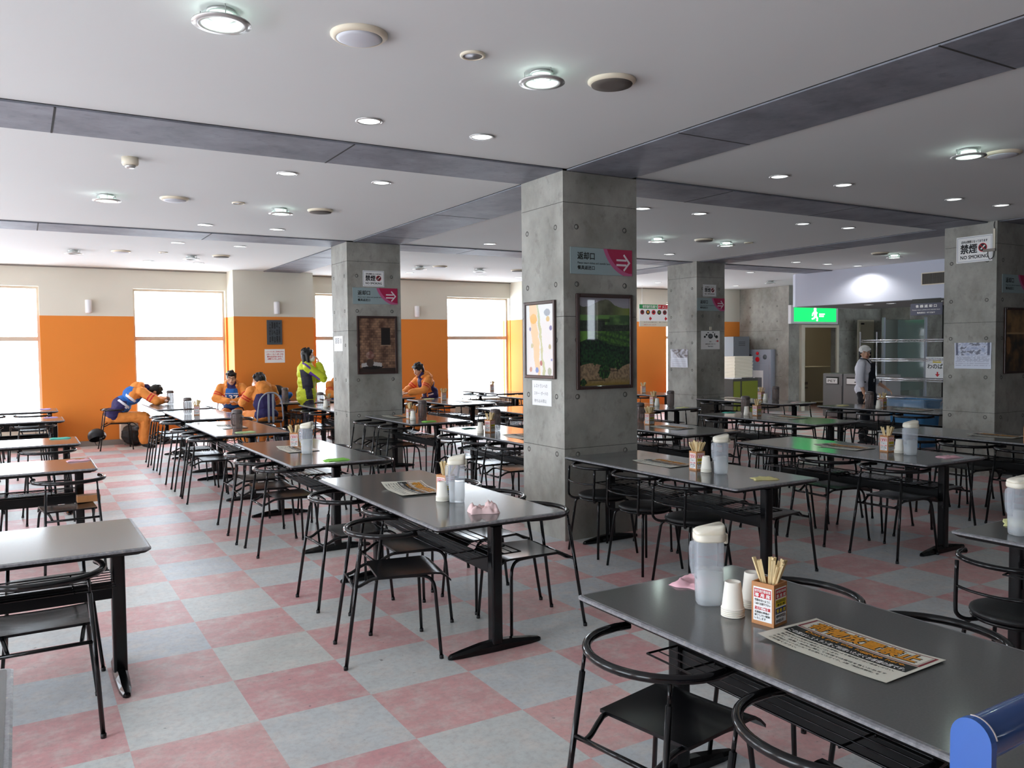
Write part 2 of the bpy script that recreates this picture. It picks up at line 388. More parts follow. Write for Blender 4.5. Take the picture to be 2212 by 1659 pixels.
wall_with_openings('wall_back', 'y', BACK_Y, -0.3, LEFT_X, 13.3, CEIL, [(a, b, 1.75, 2.85) for a, b in BACK_WIN], [(0, 3.2, 'kitchen_dark')])
struct(MB().box((13.3, BACK_Y-0.3, 0), (13.5, 7.15, CEIL), 'kitchen_dark').obj('wall_right_front'))
# piers between the far windows
for i, (a, b) in enumerate([(-2.75, -1.28), (3.25, 4.68), (9.20, 10.62), (15.12, 15.65)]):
    mb = MB()
    for z0, z1, mt in ((0, 2.18, 'orange_wall'), (2.18, CEIL, 'beige_wall')): mb.box((a, 14.95, z0), (b, FAR_Y, z1), mt)
    struct(mb.obj('wall_far_pier'))
# windows: frame, transom, glass
def window(n, a, b, plane, z0, z1, axis, mull=True, inset=0.14):
    mb = MB(); w = 0.035; d = 0.05
    def bx(u0, u1, s0, s1, mt='frame_beige', dd=d):
        c = plane+inset if axis == 'y' and plane > 0 else (plane-inset)
        if axis == 'y': mb.box((u0, c-dd/2, s0), (u1, c+dd/2, s1), mt)
        else: mb.box((c-dd/2, u0, s0), (c+dd/2, u1, s1), mt)
    bx(a, a+w, z0, z1); bx(b-w, b, z0, z1); bx(a+w, b-w, z0, z0+w); bx(a+w, b-w, z1-w, z1)
    if mull: bx(a+w, b-w, MULL-0.035, MULL+0.035, dd=0.07)
    o = struct(mb.obj('window_%d' % n))
    mb = MB()
    bx2 = (a+w, b-w)
    c = plane+inset if axis == 'y' and plane > 0 else (plane-inset)
    for s0, s1 in (((z0+w, MULL-0.035), (MULL+0.035, z1-w)) if mull else ((z0+w, z1-w),)):
        if axis == 'y': mb.quad([(bx2[0], c, s0), (bx2[1], c, s0), (bx2[1], c, s1), (bx2[0], c, s1)], 'window_glass')
        else: mb.quad([(c, bx2[0], s0), (c, bx2[1], s0), (c, bx2[1], s1), (c, bx2[0], s1)], 'window_glass')
    g = mb.obj('pane', o)
    return o
n = 1
for a, b in FAR_WIN: window(n, a, b, FAR_Y, SILL, HEAD, 'y'); n += 1
for a, b in LEFT_WIN: window(n, a, b, LEFT_X, SILL, HEAD, 'x'); n += 1
for a, b in BACK_WIN: window(n, a, b, BACK_Y, 1.75, 2.85, 'y', False); n += 1
struct(MB().box((LEFT_X, FAR_Y-0.02, 0), (15.65, FAR_Y, 0.09), 'base_grey').obj('baseboard_far'))
struct(MB().box((LEFT_X, FAR_Y-0.035, CEIL-0.022), (15.12, FAR_Y, CEIL-0.004), 'base_grey').obj('trim_1'))

def tie_holes(mb, face, at, us, zs):
    for z in zs:
        for u in us:
            ring = []
            if face == 'x-': T = Matrix.Translation((at, u, z)) @ Matrix.Rotation(-PI/2, 4, 'Y')
            else: T = Matrix.Translation((u, at, z)) @ Matrix.Rotation(PI/2, 4, 'X')
            mb.lathe([(0.022, -0.002), (0.022, 0.0012), (0.015, 0.0012), (0.014, -0.0005)], 'tie_shade', 14, T)  # flat dark ring, the shade of the recess painted on
            mb.lathe([(0.014, -0.001), (0.013, 0.0006)], 'concrete', 14, T)
def stack_boxes(mb, x0, y0, x1, y1, ztop, joints, bev=0.006):
    zs = [0]+list(joints)+[ztop]
    for a, b in zip(zs[:-1], zs[1:]):
        mb.box((x0, y0, a+(0.002 if a else 0)), (x1, y1, b-(0.002 if b < ztop else 0)), 'concrete', bev=bev if False else 0.0)
        if a: mb.box((x0+0.004, y0+0.004, a-0.003), (x1-0.004, y1-0.004, a+0.003), 'dark_joint')
PILL = [(3.75, 5.46, 4.50, 6.09), (3.70, 10.36, 4.45, 10.98), (9.74, 10.26, 10.38, 10.98), (9.76, 5.35, 10.5, 5.98)]
PLAB = ['bare concrete pillar in the middle with a landscape poster and a small framed map',
        'bare concrete pillar behind the standing person in lime jacket, with a sepia picture',
        'bare concrete pillar with a dishes notice, standing left of the fire hose cabinet',
        'bare concrete pillar at the right edge with a large no smoking sign']
for (x0, y0, x1, y1), lab in zip(PILL, PLAB):
    mb = MB(); stack_boxes(mb, x0, y0, x1, y1, CEIL, (0.75, 1.82, 2.73))
    zz = (0.70, 1.17, 1.63, 2.08, 2.54)
    tie_holes(mb, 'x-', x0, (y0+0.11, y1-0.09), zz)
    tie_holes(mb, 'y-', y0, (x0+0.13, x1-0.13), zz)
    o = mb.obj('concrete_pillar'); o['kind'] = 'structure'
# beams set flush in the ceiling
def beam(name, x0, y0, x1, y1, dz, along, seams):
    mb = MB(); zb = CEIL-dz
    mb.box((x0, y0, zb), (x1, y1, CEIL+0.02), 'concrete_beam')
    g = 0.010
    if along == 'x':
        for s in (y0, y1): mb.box((x0, s-g if s == y0 else s, CEIL-0.002), (x1, s if s == y0 else s+g, CEIL+0.01), 'dark_joint')
        for s in seams: mb.box((s-0.006, y0, zb-0.0012), (s+0.006, y1, zb+0.004), 'dark_joint')
    else:
        for s in (x0, x1): mb.box((s-g if s == x0 else s, y0, CEIL-0.002), (s if s == x0 else s+g, y1, CEIL+0.01), 'dark_joint')
        for s in seams: mb.box((x0, s-0.006, zb-0.0012), (x1, s+0.006, zb+0.004), 'dark_joint')
    o = mb.obj(name); o['kind'] = 'structure'
sx = [0.22+1.8*k for k in range(-3, 8)]
beam('ceiling_beam', LEFT_X, 5.46, 13.3, 6.09, 0.014, 'x', sx); beam('ceiling_beam', LEFT_X, 10.36, 15.65, 10.98, 0.014, 'x', sx)
sy = [2.36-1.8, 2.36, 4.16, 7.9, 9.7, 12.3, 14.1]
beam('ceiling_beam', 3.79, BACK_Y, 4.45, FAR_Y-0.5, 0.011, 'y', sy); beam('ceiling_beam', 9.80, BACK_Y, 10.42, FAR_Y-0.5, 0.011, 'y', sy)

# right hand concrete wall with side wall, corridor door and kitchen opening
def conc_wall(name, x0, y0, x1, y1, holes_face=None, us=(), z0=0, zt=CEIL, joints=(0.83, 1.93)):
    mb = MB(); zs = [z0]+[j for j in joints if z0 < j < zt]+[zt]
    for a, b in zip(zs[:-1], zs[1:]):
        mb.box((x0, y0, a+0.002), (x1, y1, b-0.002), 'concrete')
        if a > z0: mb.box((x0+0.004, y0+0.004, a-0.003), (x1-0.004, y1-0.004, a+0.003), 'dark_joint')
    if holes_face: tie_holes(mb, holes_face, x0 if holes_face == 'x-' else y0, us, (1.35, 1.72, 2.16, 2.52))
    return struct(mb.obj(name))
conc_wall('wall_right', 15.65, 13.6, 15.95, FAR_Y, 'x-', (14.6, 14.2, 13.75))
conc_wall('wall_side', 15.65, 13.40, 16.02, 13.6, None, joints=())
conc_wall('wall_side_lintel', 16.02, 13.40, 17.42, 13.6, None, z0=2.06, joints=())
conc_wall('wall_side_pier', 17.42, 13.40, 22.0, 13.6, 'y-', (17.75, 18.05, 19.0), joints=(1.93,))
struct(MB().box((21.8, BACK_Y, 0), (22.0, 13.4, CEIL), 'kitchen_dark').obj('wall_kitchen'))
struct(MB().box((15.65, 16.6, 0), (22.2, 16.8, CEIL), 'door_beige').obj('wall_corridor'))
struct(MB().box((15.65, FAR_Y, 0), (15.95, 16.6, CEIL), 'door_beige').obj('wall_corridor_left')); struct(MB().box((21.8, 13.6, 0), (22.0, 16.6, CEIL), 'door_beige').obj('wall_corridor_right'))
struct(MB().box((15.65, FAR_Y+0.4, -0.1), (22.4, 16.8, 0), 'floor').obj('floor_corridor')); struct(MB().box((15.65, FAR_Y+0.4, CEIL), (22.4, 16.8, CEIL+.1), 'ceiling_paint').obj('ceiling_corridor'))
# corridor door frame
mb = MB(); mb.box((16.02, 13.33, 0), (16.14, 13.40, 2.06), 'cream').box((17.34, 13.36, 0), (17.42, 13.40, 2.06), 'cream').box((16.14, 13.36, 2.0), (17.34, 13.40, 2.06), 'cream')
struct(mb.obj('door_1'))
# beige service door
mb = MB(); mb.box((18.17, 13.36, 0), (18.78, 13.40, 2.2), 'cream').box((18.21, 13.345, 0), (18.74, 13.36, 2.16), 'door_beige').box((18.23, 13.32, 2.08), (18.34, 13.345, 2.12), 'ink_black')
struct(mb.obj('door_2'))
# soffit over the dish return
mb = MB(); pl = [(15.6, 5.2), (13.3, 5.2), (13.3, 11.23), (13.47, 11.43), (15.6, 11.43)]
mb.prism([(x, y) for x, y in reversed(pl)], 2.34, CEIL, 'soffit_white')
so = struct(mb.obj('ceiling_soffit'))
mb = MB(); mb.box((13.32, 7.16, 2.33), (15.58, 11.2, 2.3405), 'bin_grey')
struct(mb.obj('trim_2'))
# dark kitchen recess: side post, panel boards
struct(MB().box((19.12, 12.6, 0), (19.4, 13.4, CEIL), 'concrete').obj('wall_kitchen_return'))
mb = MB(); mb.box((17.85, 12.40, 0.44), (19.45, 12.44, 2.18), 'kitchen_board', bev=0.01).box((17.9, 12.38, 0), (17.96, 12.46, .44), 'steel_grey').box((19.34, 12.38, 0), (19.40, 12.46, .44), 'steel_grey').box((17.80, 12.385, 0.40), (17.85, 12.45, 2.22), 'steel_grey')
tag(mb.obj('folding_screen'), 'grey green hinged panel closing the dish return behind the wire rack', 'screen')
mb = MB(); mb.box((18.2, 11.6, 0.0), (18.24, 12.3, 2.15), 'screen_glass').box((18.19, 11.58, 0), (18.25, 11.62, 2.2), 'steel_grey')
tag(mb.obj('glass_partition'), 'tinted glass partition edge standing in front of the grey green panel', 'partition')
mb = MB(); mb.box((13.4, 7.2, 0.0), (13.9, 8.9, 0.42), 'kitchen_dark').box((13.35, 7.2, 0.42), (13.95, 8.9, 0.46), 'steel_grey')
tag(mb.obj('return_counter'), 'low dark dish return counter behind the wire rack', 'counter')

# ================================================================== CEILING FIXTURES
def at_ceiling(name, x, y, z=CEIL): return empty(name, (x, y, z))
RING = [(0.77, 3.63), (2.36, 3.62), (0.72, 8.31), (2.29, 8.31), (6.01, 3.51), (0.69, 12.92), (2.23, 12.95), (7.17, 8.27), (8.31, 8.18), (5.92, 12.95), (7.06, 12.90), (11.88, 8.10), (14.2, 12.67)]
RING_OFF = {5, 6, 9, 10, 12}
RLAB = ['pendant ring light nearest the top left corner of the photo', 'pendant ring light beside the dark round speaker near the middle pillar',
 'pendant ring light below the smoke detector', 'pendant ring light next to the dark speaker before the second beam', 'pendant ring light at the upper right, beside a white disc',
 'unlit pendant ring light nearest the far left window', 'pendant ring light beyond the second beam, beside a dark disc', 'pendant ring light just right of the middle pillar',
 'pendant ring light between the dark disc and a small recess, right of the middle pillar', 'pendant ring light seen right of the second pillar, the left of two', 'pendant ring light seen right of the second pillar, the right of two',
 'pendant ring light above the white soffit beside a dark disc', 'unlit pendant ring light in the far right corner over the fire hose cabinet']
def ring_light(on):
    root = empty('ring_pendant_light', (0, 0, 0)); G = 'ring pendant lights on the ceiling'
    MB().lathe([(0.060, -0.001), (0.060, -0.012), (0.050, -0.014)], 'trim_metal', 24).obj('canopy', root)
    MB().lathe([(0.050, -0.012), (0.052, -0.028), (0.044, -0.034)], 'lamp_green' if on else 'lamp_off', 24).obj('lamp', root)
    mb = MB()
    for k in range(3):
        a = 2*PI*k/3+0.5; mb.tube([(0.088*math.cos(a), 0.088*math.sin(a), -0.001), (0.088*math.cos(a), 0.088*math.sin(a), -0.052)], 0.0022, 'trim_metal', 6)
    mb.obj('rods', root)
    MB().lathe([(0.082, -0.046), (0.118, -0.050), (0.120, -0.056), (0.082, -0.060), (0.078, -0.054), (0.082, -0.046)], 'trim_metal', 36, cap=False).obj('ring', root)
    MB().lathe([(0.079, -0.020), (0.080, -0.055)], 'lamp_glass', 30, cap=False).obj('glass', root)
    return root
def copy_to(root, loc, rotz=None):
    c = copy_tree(root); c.location = loc
    if rotz is not None: c.rotation_euler = (0, 0, rotz)
    return c
def copy_tree(o, parent=None):
    kids = KIDMAP.get(o.name) or list(o.children)
    KIDMAP[o.name] = kids
    c = o.copy(); COL.objects.link(c)
    if parent: c.parent = parent
    for k in kids: copy_tree(k, c)
    return c
KIDMAP = {}
def pl(name, loc, e, col=(1, 1, 1), r=0.05):
    l = bpy.data.lights.new(name, 'POINT'); l.energy = e; l.color = col; l.shadow_soft_size = r; o = bpy.data.objects.new(name, l); o.location = loc; COL.objects.link(o)
def spot(name, loc, e, ang=95, blend=0.6, col=(1, .98, .94), r=0.05):
    l = bpy.data.lights.new(name, 'SPOT'); l.energy = e; l.color = col; l.spot_size = math.radians(ang); l.spot_blend = blend; l.shadow_soft_size = r
    o = bpy.data.objects.new(name, l); o.location = loc; COL.objects.link(o)
r_on = ring_light(True); r_off = ring_light(False); used = set()
for i, (x, y) in enumerate(RING):
    on = i not in RING_OFF; p = r_on if on else r_off
    o = p if on not in used else copy_tree(p); used.add(on); o.location = (x, y, CEIL)
    tag(o, RLAB[i], 'ceiling light', 'ring pendant lights on the ceiling')
    if on: pl('ring_lamp', (x, y, CEIL-0.040), 3.0, (0.82, 1.0, 0.92), 0.03)
FLUSH = [(1.91, 4.9), (2.71, 4.9), (1.89, 6.65), (2.69, 6.64), (1.84, 9.76), (2.64, 9.75), (1.82, 11.5), (2.62, 11.54), (1.78, 14.02), (2.52, 14.0), (5.53, 9.80), (6.24, 14.1), (7.77, 14.09), (8.6, 14.1),
 (5.54, 6.62), (6.30, 6.59), (5.53, 4.84), (6.33, 4.82), (7.93, 4.77), (8.72, 4.74), (7.91, 6.57), (8.69, 6.54), (8.61, 9.66), (11.41, 9.61), (12.19, 9.59), (12.98, 9.57), (12.15, 11.33), (14.51, 13.98), (12.13, 13.99)]
def downlight():
    root = empty('recessed_downlight')
    MB().lathe([(0.082, -0.0005), (0.084, -0.006), (0.070, -0.008), (0.066, -0.004), (0.064, 0.0)], 'trim_metal', 32, cap=False).obj('trim_ring', root)
    MB().lathe([(0.066, -0.003), (0.064, -0.0045)], 'lamp_on', 28).obj('lens', root)
    return root
dl = downlight()
def where(x, y):
    row = 'before the first beam' if y < 5.4 else 'between the two cross beams' if y < 10.4 else 'beyond the second cross beam'
    side = 'left of the middle pillar' if x < 3.7 else 'right of the middle pillar' if x < 9.7 else 'near the white soffit'
    return row, side
cnt = {}
for i, (x, y) in enumerate(FLUSH):
    o = dl if i == 0 else copy_tree(dl); o.location = (x, y, CEIL)
    row, side = where(x, y); nth = 'near' if (y % 4.9) < 2.2 and not (4.7 < y < 5.4) else 'far'
    DL = ['left one of the first pair before the first beam', 'right one of the first pair before the first beam', 'left of the pair just beyond the first beam', 'right of the pair just beyond the first beam',
     'left of the pair just before the second beam', 'right of the pair just before the second beam', 'left of the pair just beyond the second beam', 'right of the pair just beyond the second beam',
     'left of the faint pair by the window wall', 'right of the faint pair by the window wall', 'single one left of the dark no smoking pillar', 'left of three over the window right of the second pillar',
     'middle of three over the window right of the second pillar', 'right of three over the window right of the second pillar', 'one touching the right side of the middle pillar', 'one beyond the right beam, close right of the middle pillar',
     'leftmost of four in the bay at the right before the beam', 'second of four in the bay at the right before the beam', 'third of four in the bay at the right before the beam', 'fourth of four, above the no smoking pillar',
     'left of the pair behind the right cross beam', 'right of the pair behind the right cross beam', 'one left above the pillar with the dishes notice', 'left of three before the white soffit', 'middle of three before the white soffit',
     'right of three, nearest the white soffit', 'one beyond the beam left of the white soffit', 'faint one over the fire hose cabinet', 'faint one right of the dishes pillar top']
    tag(o, 'small round recessed downlight, '+DL[i], 'downlight', 'recessed downlights in the ceiling')
    if i in (0, 1, 14, 15, 16, 17, 18, 19, 20, 21, 22, 23, 24): spot('downlight_lamp', (x, y, CEIL-0.012), 2.5, 100, 0.7)
    if i == 25: spot('downlight_lamp', (x, y, CEIL-0.012), 60, 150, 0.5)
DISC = [(1.36, 3.59, 'w'), (2.76, 3.55, 'd'), (1.28, 8.21, 'w'), (2.67, 8.23, 'd'), (1.27, 12.79, 'w'), (2.62, 12.78, 'd'), (6.24, 12.82, 'w'), (7.81, 12.83, 'd'), (6.35, 3.45, 'w'), (7.86, 8.14, 'd'), (11.49, 8.08, 'd')]
DLAB = ['large white domed ceiling disc near the photo top', 'dark grey round ceiling speaker near the photo top', 'white ceiling disc right of the smoke detector', 'dark round ceiling speaker at the second bay before the dark pillar',
 'pale ceiling disc beyond the second beam at left', 'dark ceiling disc beyond the second beam at left', 'small pale ceiling disc right of the second pillar', 'dark ceiling disc touching the middle pillar edge',
 'white ceiling disc at the upper right beside a ring light', 'dark ceiling disc left of a ring light, right of the middle pillar', 'dark ceiling disc above the white soffit']
def disc(kind):
    root = empty('ceiling_speaker')
    MB().lathe([(0.128, -0.0005), (0.128, -0.010), (0.112, -0.022), (0.104, -0.022)], 'fixture_cream', 40, cap=False).obj('rim', root)
    if kind == 'w': MB().lathe([(0.110, -0.018), (0.085, -0.030), (0.045, -0.037), (0.004, -0.039)], 'speaker_white', 40).obj('grille', root)
    else: MB().lathe([(0.112, -0.018), (0.108, -0.027), (0.06, -0.029), (0.004, -0.029)], 'speaker_dark', 40).obj('grille', root)
    return root
dp = {'w': disc('w'), 'd': disc('d')}; used = set()
for i, (x, y, k) in enumerate(DISC):
    o = dp[k] if k not in used else copy_tree(dp[k]); used.add(k); o.location = (x, y, CEIL)
    tag(o, DLAB[i], 'ceiling speaker', 'round discs on the ceiling')
SM = [(1.93, 3.57, 'small open round recess between the white disc and ring light, near photo top'), (1.85, 8.18, 'small open round recess in the second ceiling bay at left'), (1.81, 12.71, 'small round recess in the ceiling bay by the windows'), (8.66, 8.11, 'small round recess right of two ring lights beyond the right beam')]
sp = empty('ceiling_recess')
MB().lathe([(0.062, -0.0005), (0.062, -0.008), (0.050, -0.012), (0.046, -0.008)], 'fixture_cream', 30, cap=False).obj('rim', sp)
MB().lathe([(0.048, -0.007), (0.030, -0.003), (0.006, -0.0015)], 'speaker_white', 30).obj('cup', sp)
for i, (x, y, lab) in enumerate(SM):
    o = sp if i == 0 else copy_tree(sp); o.location = (x, y, CEIL); tag(o, lab, 'ceiling fitting', 'small round recesses in the ceiling')
sd = empty('smoke_detector', (0.74, 6.66, CEIL)); tag(sd, 'white smoke detector hanging under the ceiling beyond the first beam', 'smoke detector')
MB().lathe([(0.058, 0), (0.058, -0.042), (0.052, -0.056)], 'cream', 28).obj('housing', sd)
mb = MB().lathe([(0.040, -0.056), (0.036, -0.072), (0.028, -0.076)], 'trim_metal', 8); mb.obj('sensor', sd)
for i, (x, y) in enumerate([(13.88, 9.99), (13.85, 9.5), (14.0, 8.67)]):
    o = copy_tree(dl); o.location = (x, y, 2.33)
    tag(o, ['left', 'middle', 'right'][i]+' one of three small lights under the white soffit', 'downlight', 'downlights under the soffit')

pl('corridor_fill', (18.6, 15.2, 2.7), 14, (1, .92, .75), .1)  # added fill light brightening the dim corridor; no fixture stands there
# ================================================================== WALL FITTINGS
def sconce(): 
    root = empty('wall_sconce')
    MB().lathe([(0.045, -0.11), (0.05, -0.10), (0.05, 0.10), (0.045, 0.11)], 'white_paint', 20, Matrix.Translation((0, -0.07, 0))).obj('shade', root)
    MB().box((-0.03, -0.03, -0.05), (0.03, 0, 0.05), 'trim_metal').obj('backplate', root)
    return root
sc0 = sconce()
for i, (x, y, lab) in enumerate([(1.01, FAR_Y, 'white cylinder wall sconce between the two left windows'), (3.99, 14.95, 'white cylinder wall sconce above the dark grey plaque'), (6.96, FAR_Y, 'white cylinder wall sconce right of the second pillar')]):
    o = sc0 if i == 0 else copy_tree(sc0); o.location = (x, y, 2.335); tag(o, lab, 'wall lamp', 'sconces on the window wall')
def radiator(x, w, lab, leg=True):
    root = empty('fan_convector', (x, FAR_Y-0.14, 0)); tag(root, lab, 'heater', 'beige heaters along the window wall')
    mb = MB(); mb.box((0, -0.12, 0.10), (w, 0.115, 0.52), 'cream', bev=0.01); mb.obj('casing', root)
    mb = MB()
    for k in range(12): mb.box((0.08+k*(w-0.16)/12, -0.126, 0.44), (0.08+k*(w-0.16)/12+0.02, -0.119, 0.49), 'base_grey')
    mb.obj('grille', root)
    mb = MB(); mb.box((w*0.82, -0.124, 0.10), (w*0.825, -0.118, 0.52), 'base_grey'); mb.obj('seam', root)
    mb = MB(); mb.box((0.06, -0.05, 0), (0.12, 0.05, 0.10), 'base_grey').box((w-0.12, -0.05, 0), (w-0.06, 0.05, 0.10), 'base_grey'); mb.obj('feet', root)
radiator(-1.25, 1.75, 'long beige heater under the far left window')
radiator(1.42, 0.42, 'short beige heater behind the sleeping person')
radiator(7.7, 1.5, 'beige heater under the window right of the second pillar')
# plaque and notice on the pier
def panel(name, cx, cz, w, h, mt, plane, face='y-', t=0.012, parent=None, extra=None):
    """flat board; local X = reading direction, local Y = up, local Z = out of the wall"""
    if face == 'y-': rot = (PI/2, 0, 0); loc = (cx, plane, cz)
    else: rot = (PI/2, 0, -PI/2); loc = (plane, cx, cz)
    mb = MB(); mb.box((-w/2, -h/2, 0.0003), (w/2, h/2, t), mt, bev=min(0.002, t/3))
    o = mb.obj(name); o.location = loc; o.rotation_euler = rot
    return o
p = panel('wall_plaque', 3.955, 1.90, 0.27, 0.44, 'slate', 14.95, t=0.02)
tag(p, 'dark grey plaque with columns of raised characters on the orange pier', 'plaque')
mb = MB()
for k, tx in enumerate(['ご利用', 'のお客', '様へお', '願い申', '上げま']):
    put_text(mb, '\n'.join(tx), 0.085-k*0.042-0.012, -0.18, 0.085-k*0.042+0.016, 0.18, 'ink_black', 0.0215, 0.02)
mb.obj('lettering', p)
p = panel('wall_notice', 3.955, 1.475, 0.36, 0.245, 'paper_white', 14.95, t=0.004)
tag(p, 'white notice with red writing below the plaque on the orange pier', 'notice')
mb = MB(); put_text(mb, 'レストラン内 ご飲食以外の', -0.16, 0.065, 0.16, 0.09, 'ink_red', 0.005, 0.02)
for k, tx in enumerate(['スキー・スノーボードの', '持ち込みは かたく', 'お断りいたします。']): put_text(mb, tx, -0.15+0.01*k, 0.015-0.042*k, 0.15-0.01*k, 0.047-0.042*k, 'ink_red', 0.005, 0.03)
mb.obj('lettering', p)

# ================================================================== SIGNS AND PICTURES ON THE PILLARS
def arc_pts(cx, cy, r, a0, a1, n=16): return [(cx+r*math.cos(a0+(a1-a0)*i/n), cy+r*math.sin(a0+(a1-a0)*i/n)) for i in range(n+1)]
def return_sign(cx, cz, plane, lab, w=0.63, h=0.215):
    p = panel('direction_sign', cx, cz, w, h, 'sign_grey', plane, t=0.006)
    tag(p, lab, 'sign', 'dish return signs on the pillars')
    # magenta corner made of two curved fields cut to the board
    def field(r, mt, z):
        c = (w/2+0.02, h/2+0.10); poly = []
        N = 22
        for i in range(N+1):
            y = -h/2 + h*i/N; d = r*r-(y-c[1])**2
            if d <= 0: continue
            x = max(-w/2, c[0]-math.sqrt(d))
            if x < w/2: poly.append((x, y))
        if len(poly) < 2: return
        pts = poly+[(w/2, h/2), (w/2, poly[0][1])]
        mb.quad([(x, y, z) for x, y in reversed(pts)], mt)
    mb = MB(); field(0.335, 'sign_pink', 0.0065); field(0.30, 'sign_magenta', 0.0068); mb.obj('corner_field', p)
    mb = MB(); a = 0.016
    ax0, ax1 = w/2-0.165, w/2-0.03
    for s in (-1, 1):
        mb.prism([(ax0, s*0.020-a/2), (ax1-0.03, s*0.020-a/2), (ax1-0.03, s*0.020+a/2), (ax0, s*0.020+a/2)], 0.007, 0.0075, 'sign_arrow')
        T = Matrix.Translation((ax1, 0, 0)) @ Matrix.Rotation(s*math.radians(132), 4, 'Z')
        mb.box((-0.006, -a/2, 0.0071), (0.088, a/2, 0.0078+.0004*(s > 0)), 'sign_arrow', T)
    mb.obj('arrow', p)
    mb = MB(); put_text(mb, '返却口', -0.245, 0.012, -0.075, 0.070, 'ink_dark', 0.0066, 0.03)
    put_text(mb, 'Please return dishes and utensils here', -0.245, -0.024, 0.085, -0.008, 'ink_dark', 0.0066, 0.01)
    put_text(mb, '餐具返还口', -0.245, -0.070, -0.075, -0.038, 'ink_dark', 0.0066, 0.03)
    mb.obj('lettering', p); return p
return_sign(4.13, 2.27, 5.46, 'pale green dish return sign with pink arrow, on the middle pillar')
return_sign(4.085, 2.28, 10.36, 'pale green dish return sign with pink arrow, on the pillar behind the lime jacket')
return_sign(10.06, 2.275, 10.26, 'pale green dish return sign with pink arrow, on the pillar left of the hose cabinet')
return_sign(10.19, 2.27, 5.35, 'pale green dish return sign cut off by the right edge of the photo')
def nosmoking(cu, cz, plane, face, w, h, lab):
    p = panel('no_smoking_sign', cu, cz, w, h, 'paper_white', plane, face, t=0.004)
    tag(p, lab, 'sign', 'no smoking signs on the pillars')
    mb = MB(); b = 0.03*w; e = 0.003
    for (x0, y0, x1, y1) in ((-w/2+b, h/2-b-e, w/2-b, h/2-b), (-w/2+b, -h/2+b, w/2-b, -h/2+b+e), (-w/2+b, -h/2+b, -w/2+b+e, h/2-b), (w/2-b-e, -h/2+b, w/2-b, h/2-b)):
        mb.quad([(x0, y0, .0046), (x1, y0, .0046), (x1, y1, .0046), (x0, y1, .0046)], 'ink_blue')
    mb.obj('border', p)
    mb = MB(); put_text(mb, '店内は禁煙となっております', -0.36*w, 0.24*h, 0.36*w, 0.34*h, 'ink_black', .0047, .03)
    put_text(mb, '禁煙', -0.38*w, -0.15*h, 0.08*w, 0.20*h, 'ink_black', .0047, .03)
    put_text(mb, 'NO SMOKING', -0.38*w, -0.36*h, 0.38*w, -0.23*h, 'ink_black', .0047, .03)
    mb.obj('lettering', p)
    mb = MB(); c = (0.235*w, 0.03*h); R = 0.12*w
    mb.quad([(c[0]+R*math.cos(a), c[1]+R*math.sin(a), .0047) for a in [2*PI*i/28 for i in range(28)]], 'ink_red')
    mb.quad([(c[0]+R*.84*math.cos(a), c[1]+R*.84*math.sin(a), .0049) for a in [2*PI*i/28 for i in range(28)]], 'ink_black')
    T = Matrix.Translation((c[0], c[1], 0.0051)) @ Matrix.Rotation(0.75, 4, 'Z')
    mb.quad([(-R*.6, -.06*w*.3, 0), (R*.7, -.06*w*.3, 0), (R*.7, .06*w*.3, 0), (-R*.6, .06*w*.3, 0)], 'ink_white', T)
    T = Matrix.Translation((c[0], c[1], 0.0053)) @ Matrix.Rotation(-0.75, 4, 'Z')
    mb.quad([(-R*.9, -.012*w, 0), (R*.9, -.012*w, 0), (R*.9, .012*w, 0), (-R*.9, .012*w, 0)], 'ink_red', T)
    mb.obj('symbol', p); return p
nosmoking(4.065, 2.51, 10.36, 'y-', 0.30, 0.21, 'white no smoking sign on the pillar behind the lime jacket')
nosmoking(10.03, 2.51, 10.26, 'y-', 0.30, 0.20, 'white no smoking sign high on the pillar left of the hose cabinet')
nosmoking(5.615, 2.69, 9.76, 'x-', 0.43, 0.31, 'large white no smoking sign on the pillar at the right edge')
# bracket with cable beside it
mb = MB(); mb.tube(bez([(9.752, 5.375, 2.98), (9.745, 5.38, 2.94), (9.752, 5.375, 2.90)]), 0.004, 'ink_black', 6).box((9.742, 5.365, 2.66), (9.756, 5.385, 2.90), 'cream')
mb.tube(bez([(9.75, 5.375, 2.66), (9.74, 5.38, 2.58), (9.74, 5.42, 2.55), (9.742, 5.445, 2.60), (9.75, 5.45, 2.66)]), 0.004, 'ink_black', 6).box((9.735, 5.36, 2.64), (9.758, 5.50, 2.672), 'base_grey')
tag(mb.obj('cable_bracket'), 'small bracket with a looped black cable beside the large no smoking sign', 'cable')

def art(w, h, nx, ny, fn, mt, name, z=0.0, light_gain=1.0):
    V = []; F = []
    for j in range(ny+1):
        for i in range(nx+1): V.append(((i/nx-.5)*w, (j/ny-.5)*h, z))
    for j in range(ny):
        for i in range(nx): a = j*(nx+1)+i; F.append((a, a+1, a+nx+2, a+nx+1))
    me = bpy.data.meshes.new(name); me.from_pydata(V, [], F); me.materials.append(M[mt])
    ca = me.color_attributes.new('paint', 'FLOAT_COLOR', 'POINT'); k = 0
    for j in range(ny+1):
        for i in range(nx+1):
            c = tuple(min(1, q*light_gain) for q in fn(i/nx, j/ny)); ca.data[k].color = (c[0], c[1], c[2], 1); k += 1
    return me
def nz(u, v, s, seed=0, octv=4):
    t = 0; a = 0.5; f = s
    for _ in range(octv): t += a*mnoise.noise(Vector((u*f, v*f, seed))); f *= 2.1; a *= 0.5
    return t
def mix(a, b, t): t = max(0, min(1, t)); return tuple(a[i]*(1-t)+b[i]*t for i in range(3))
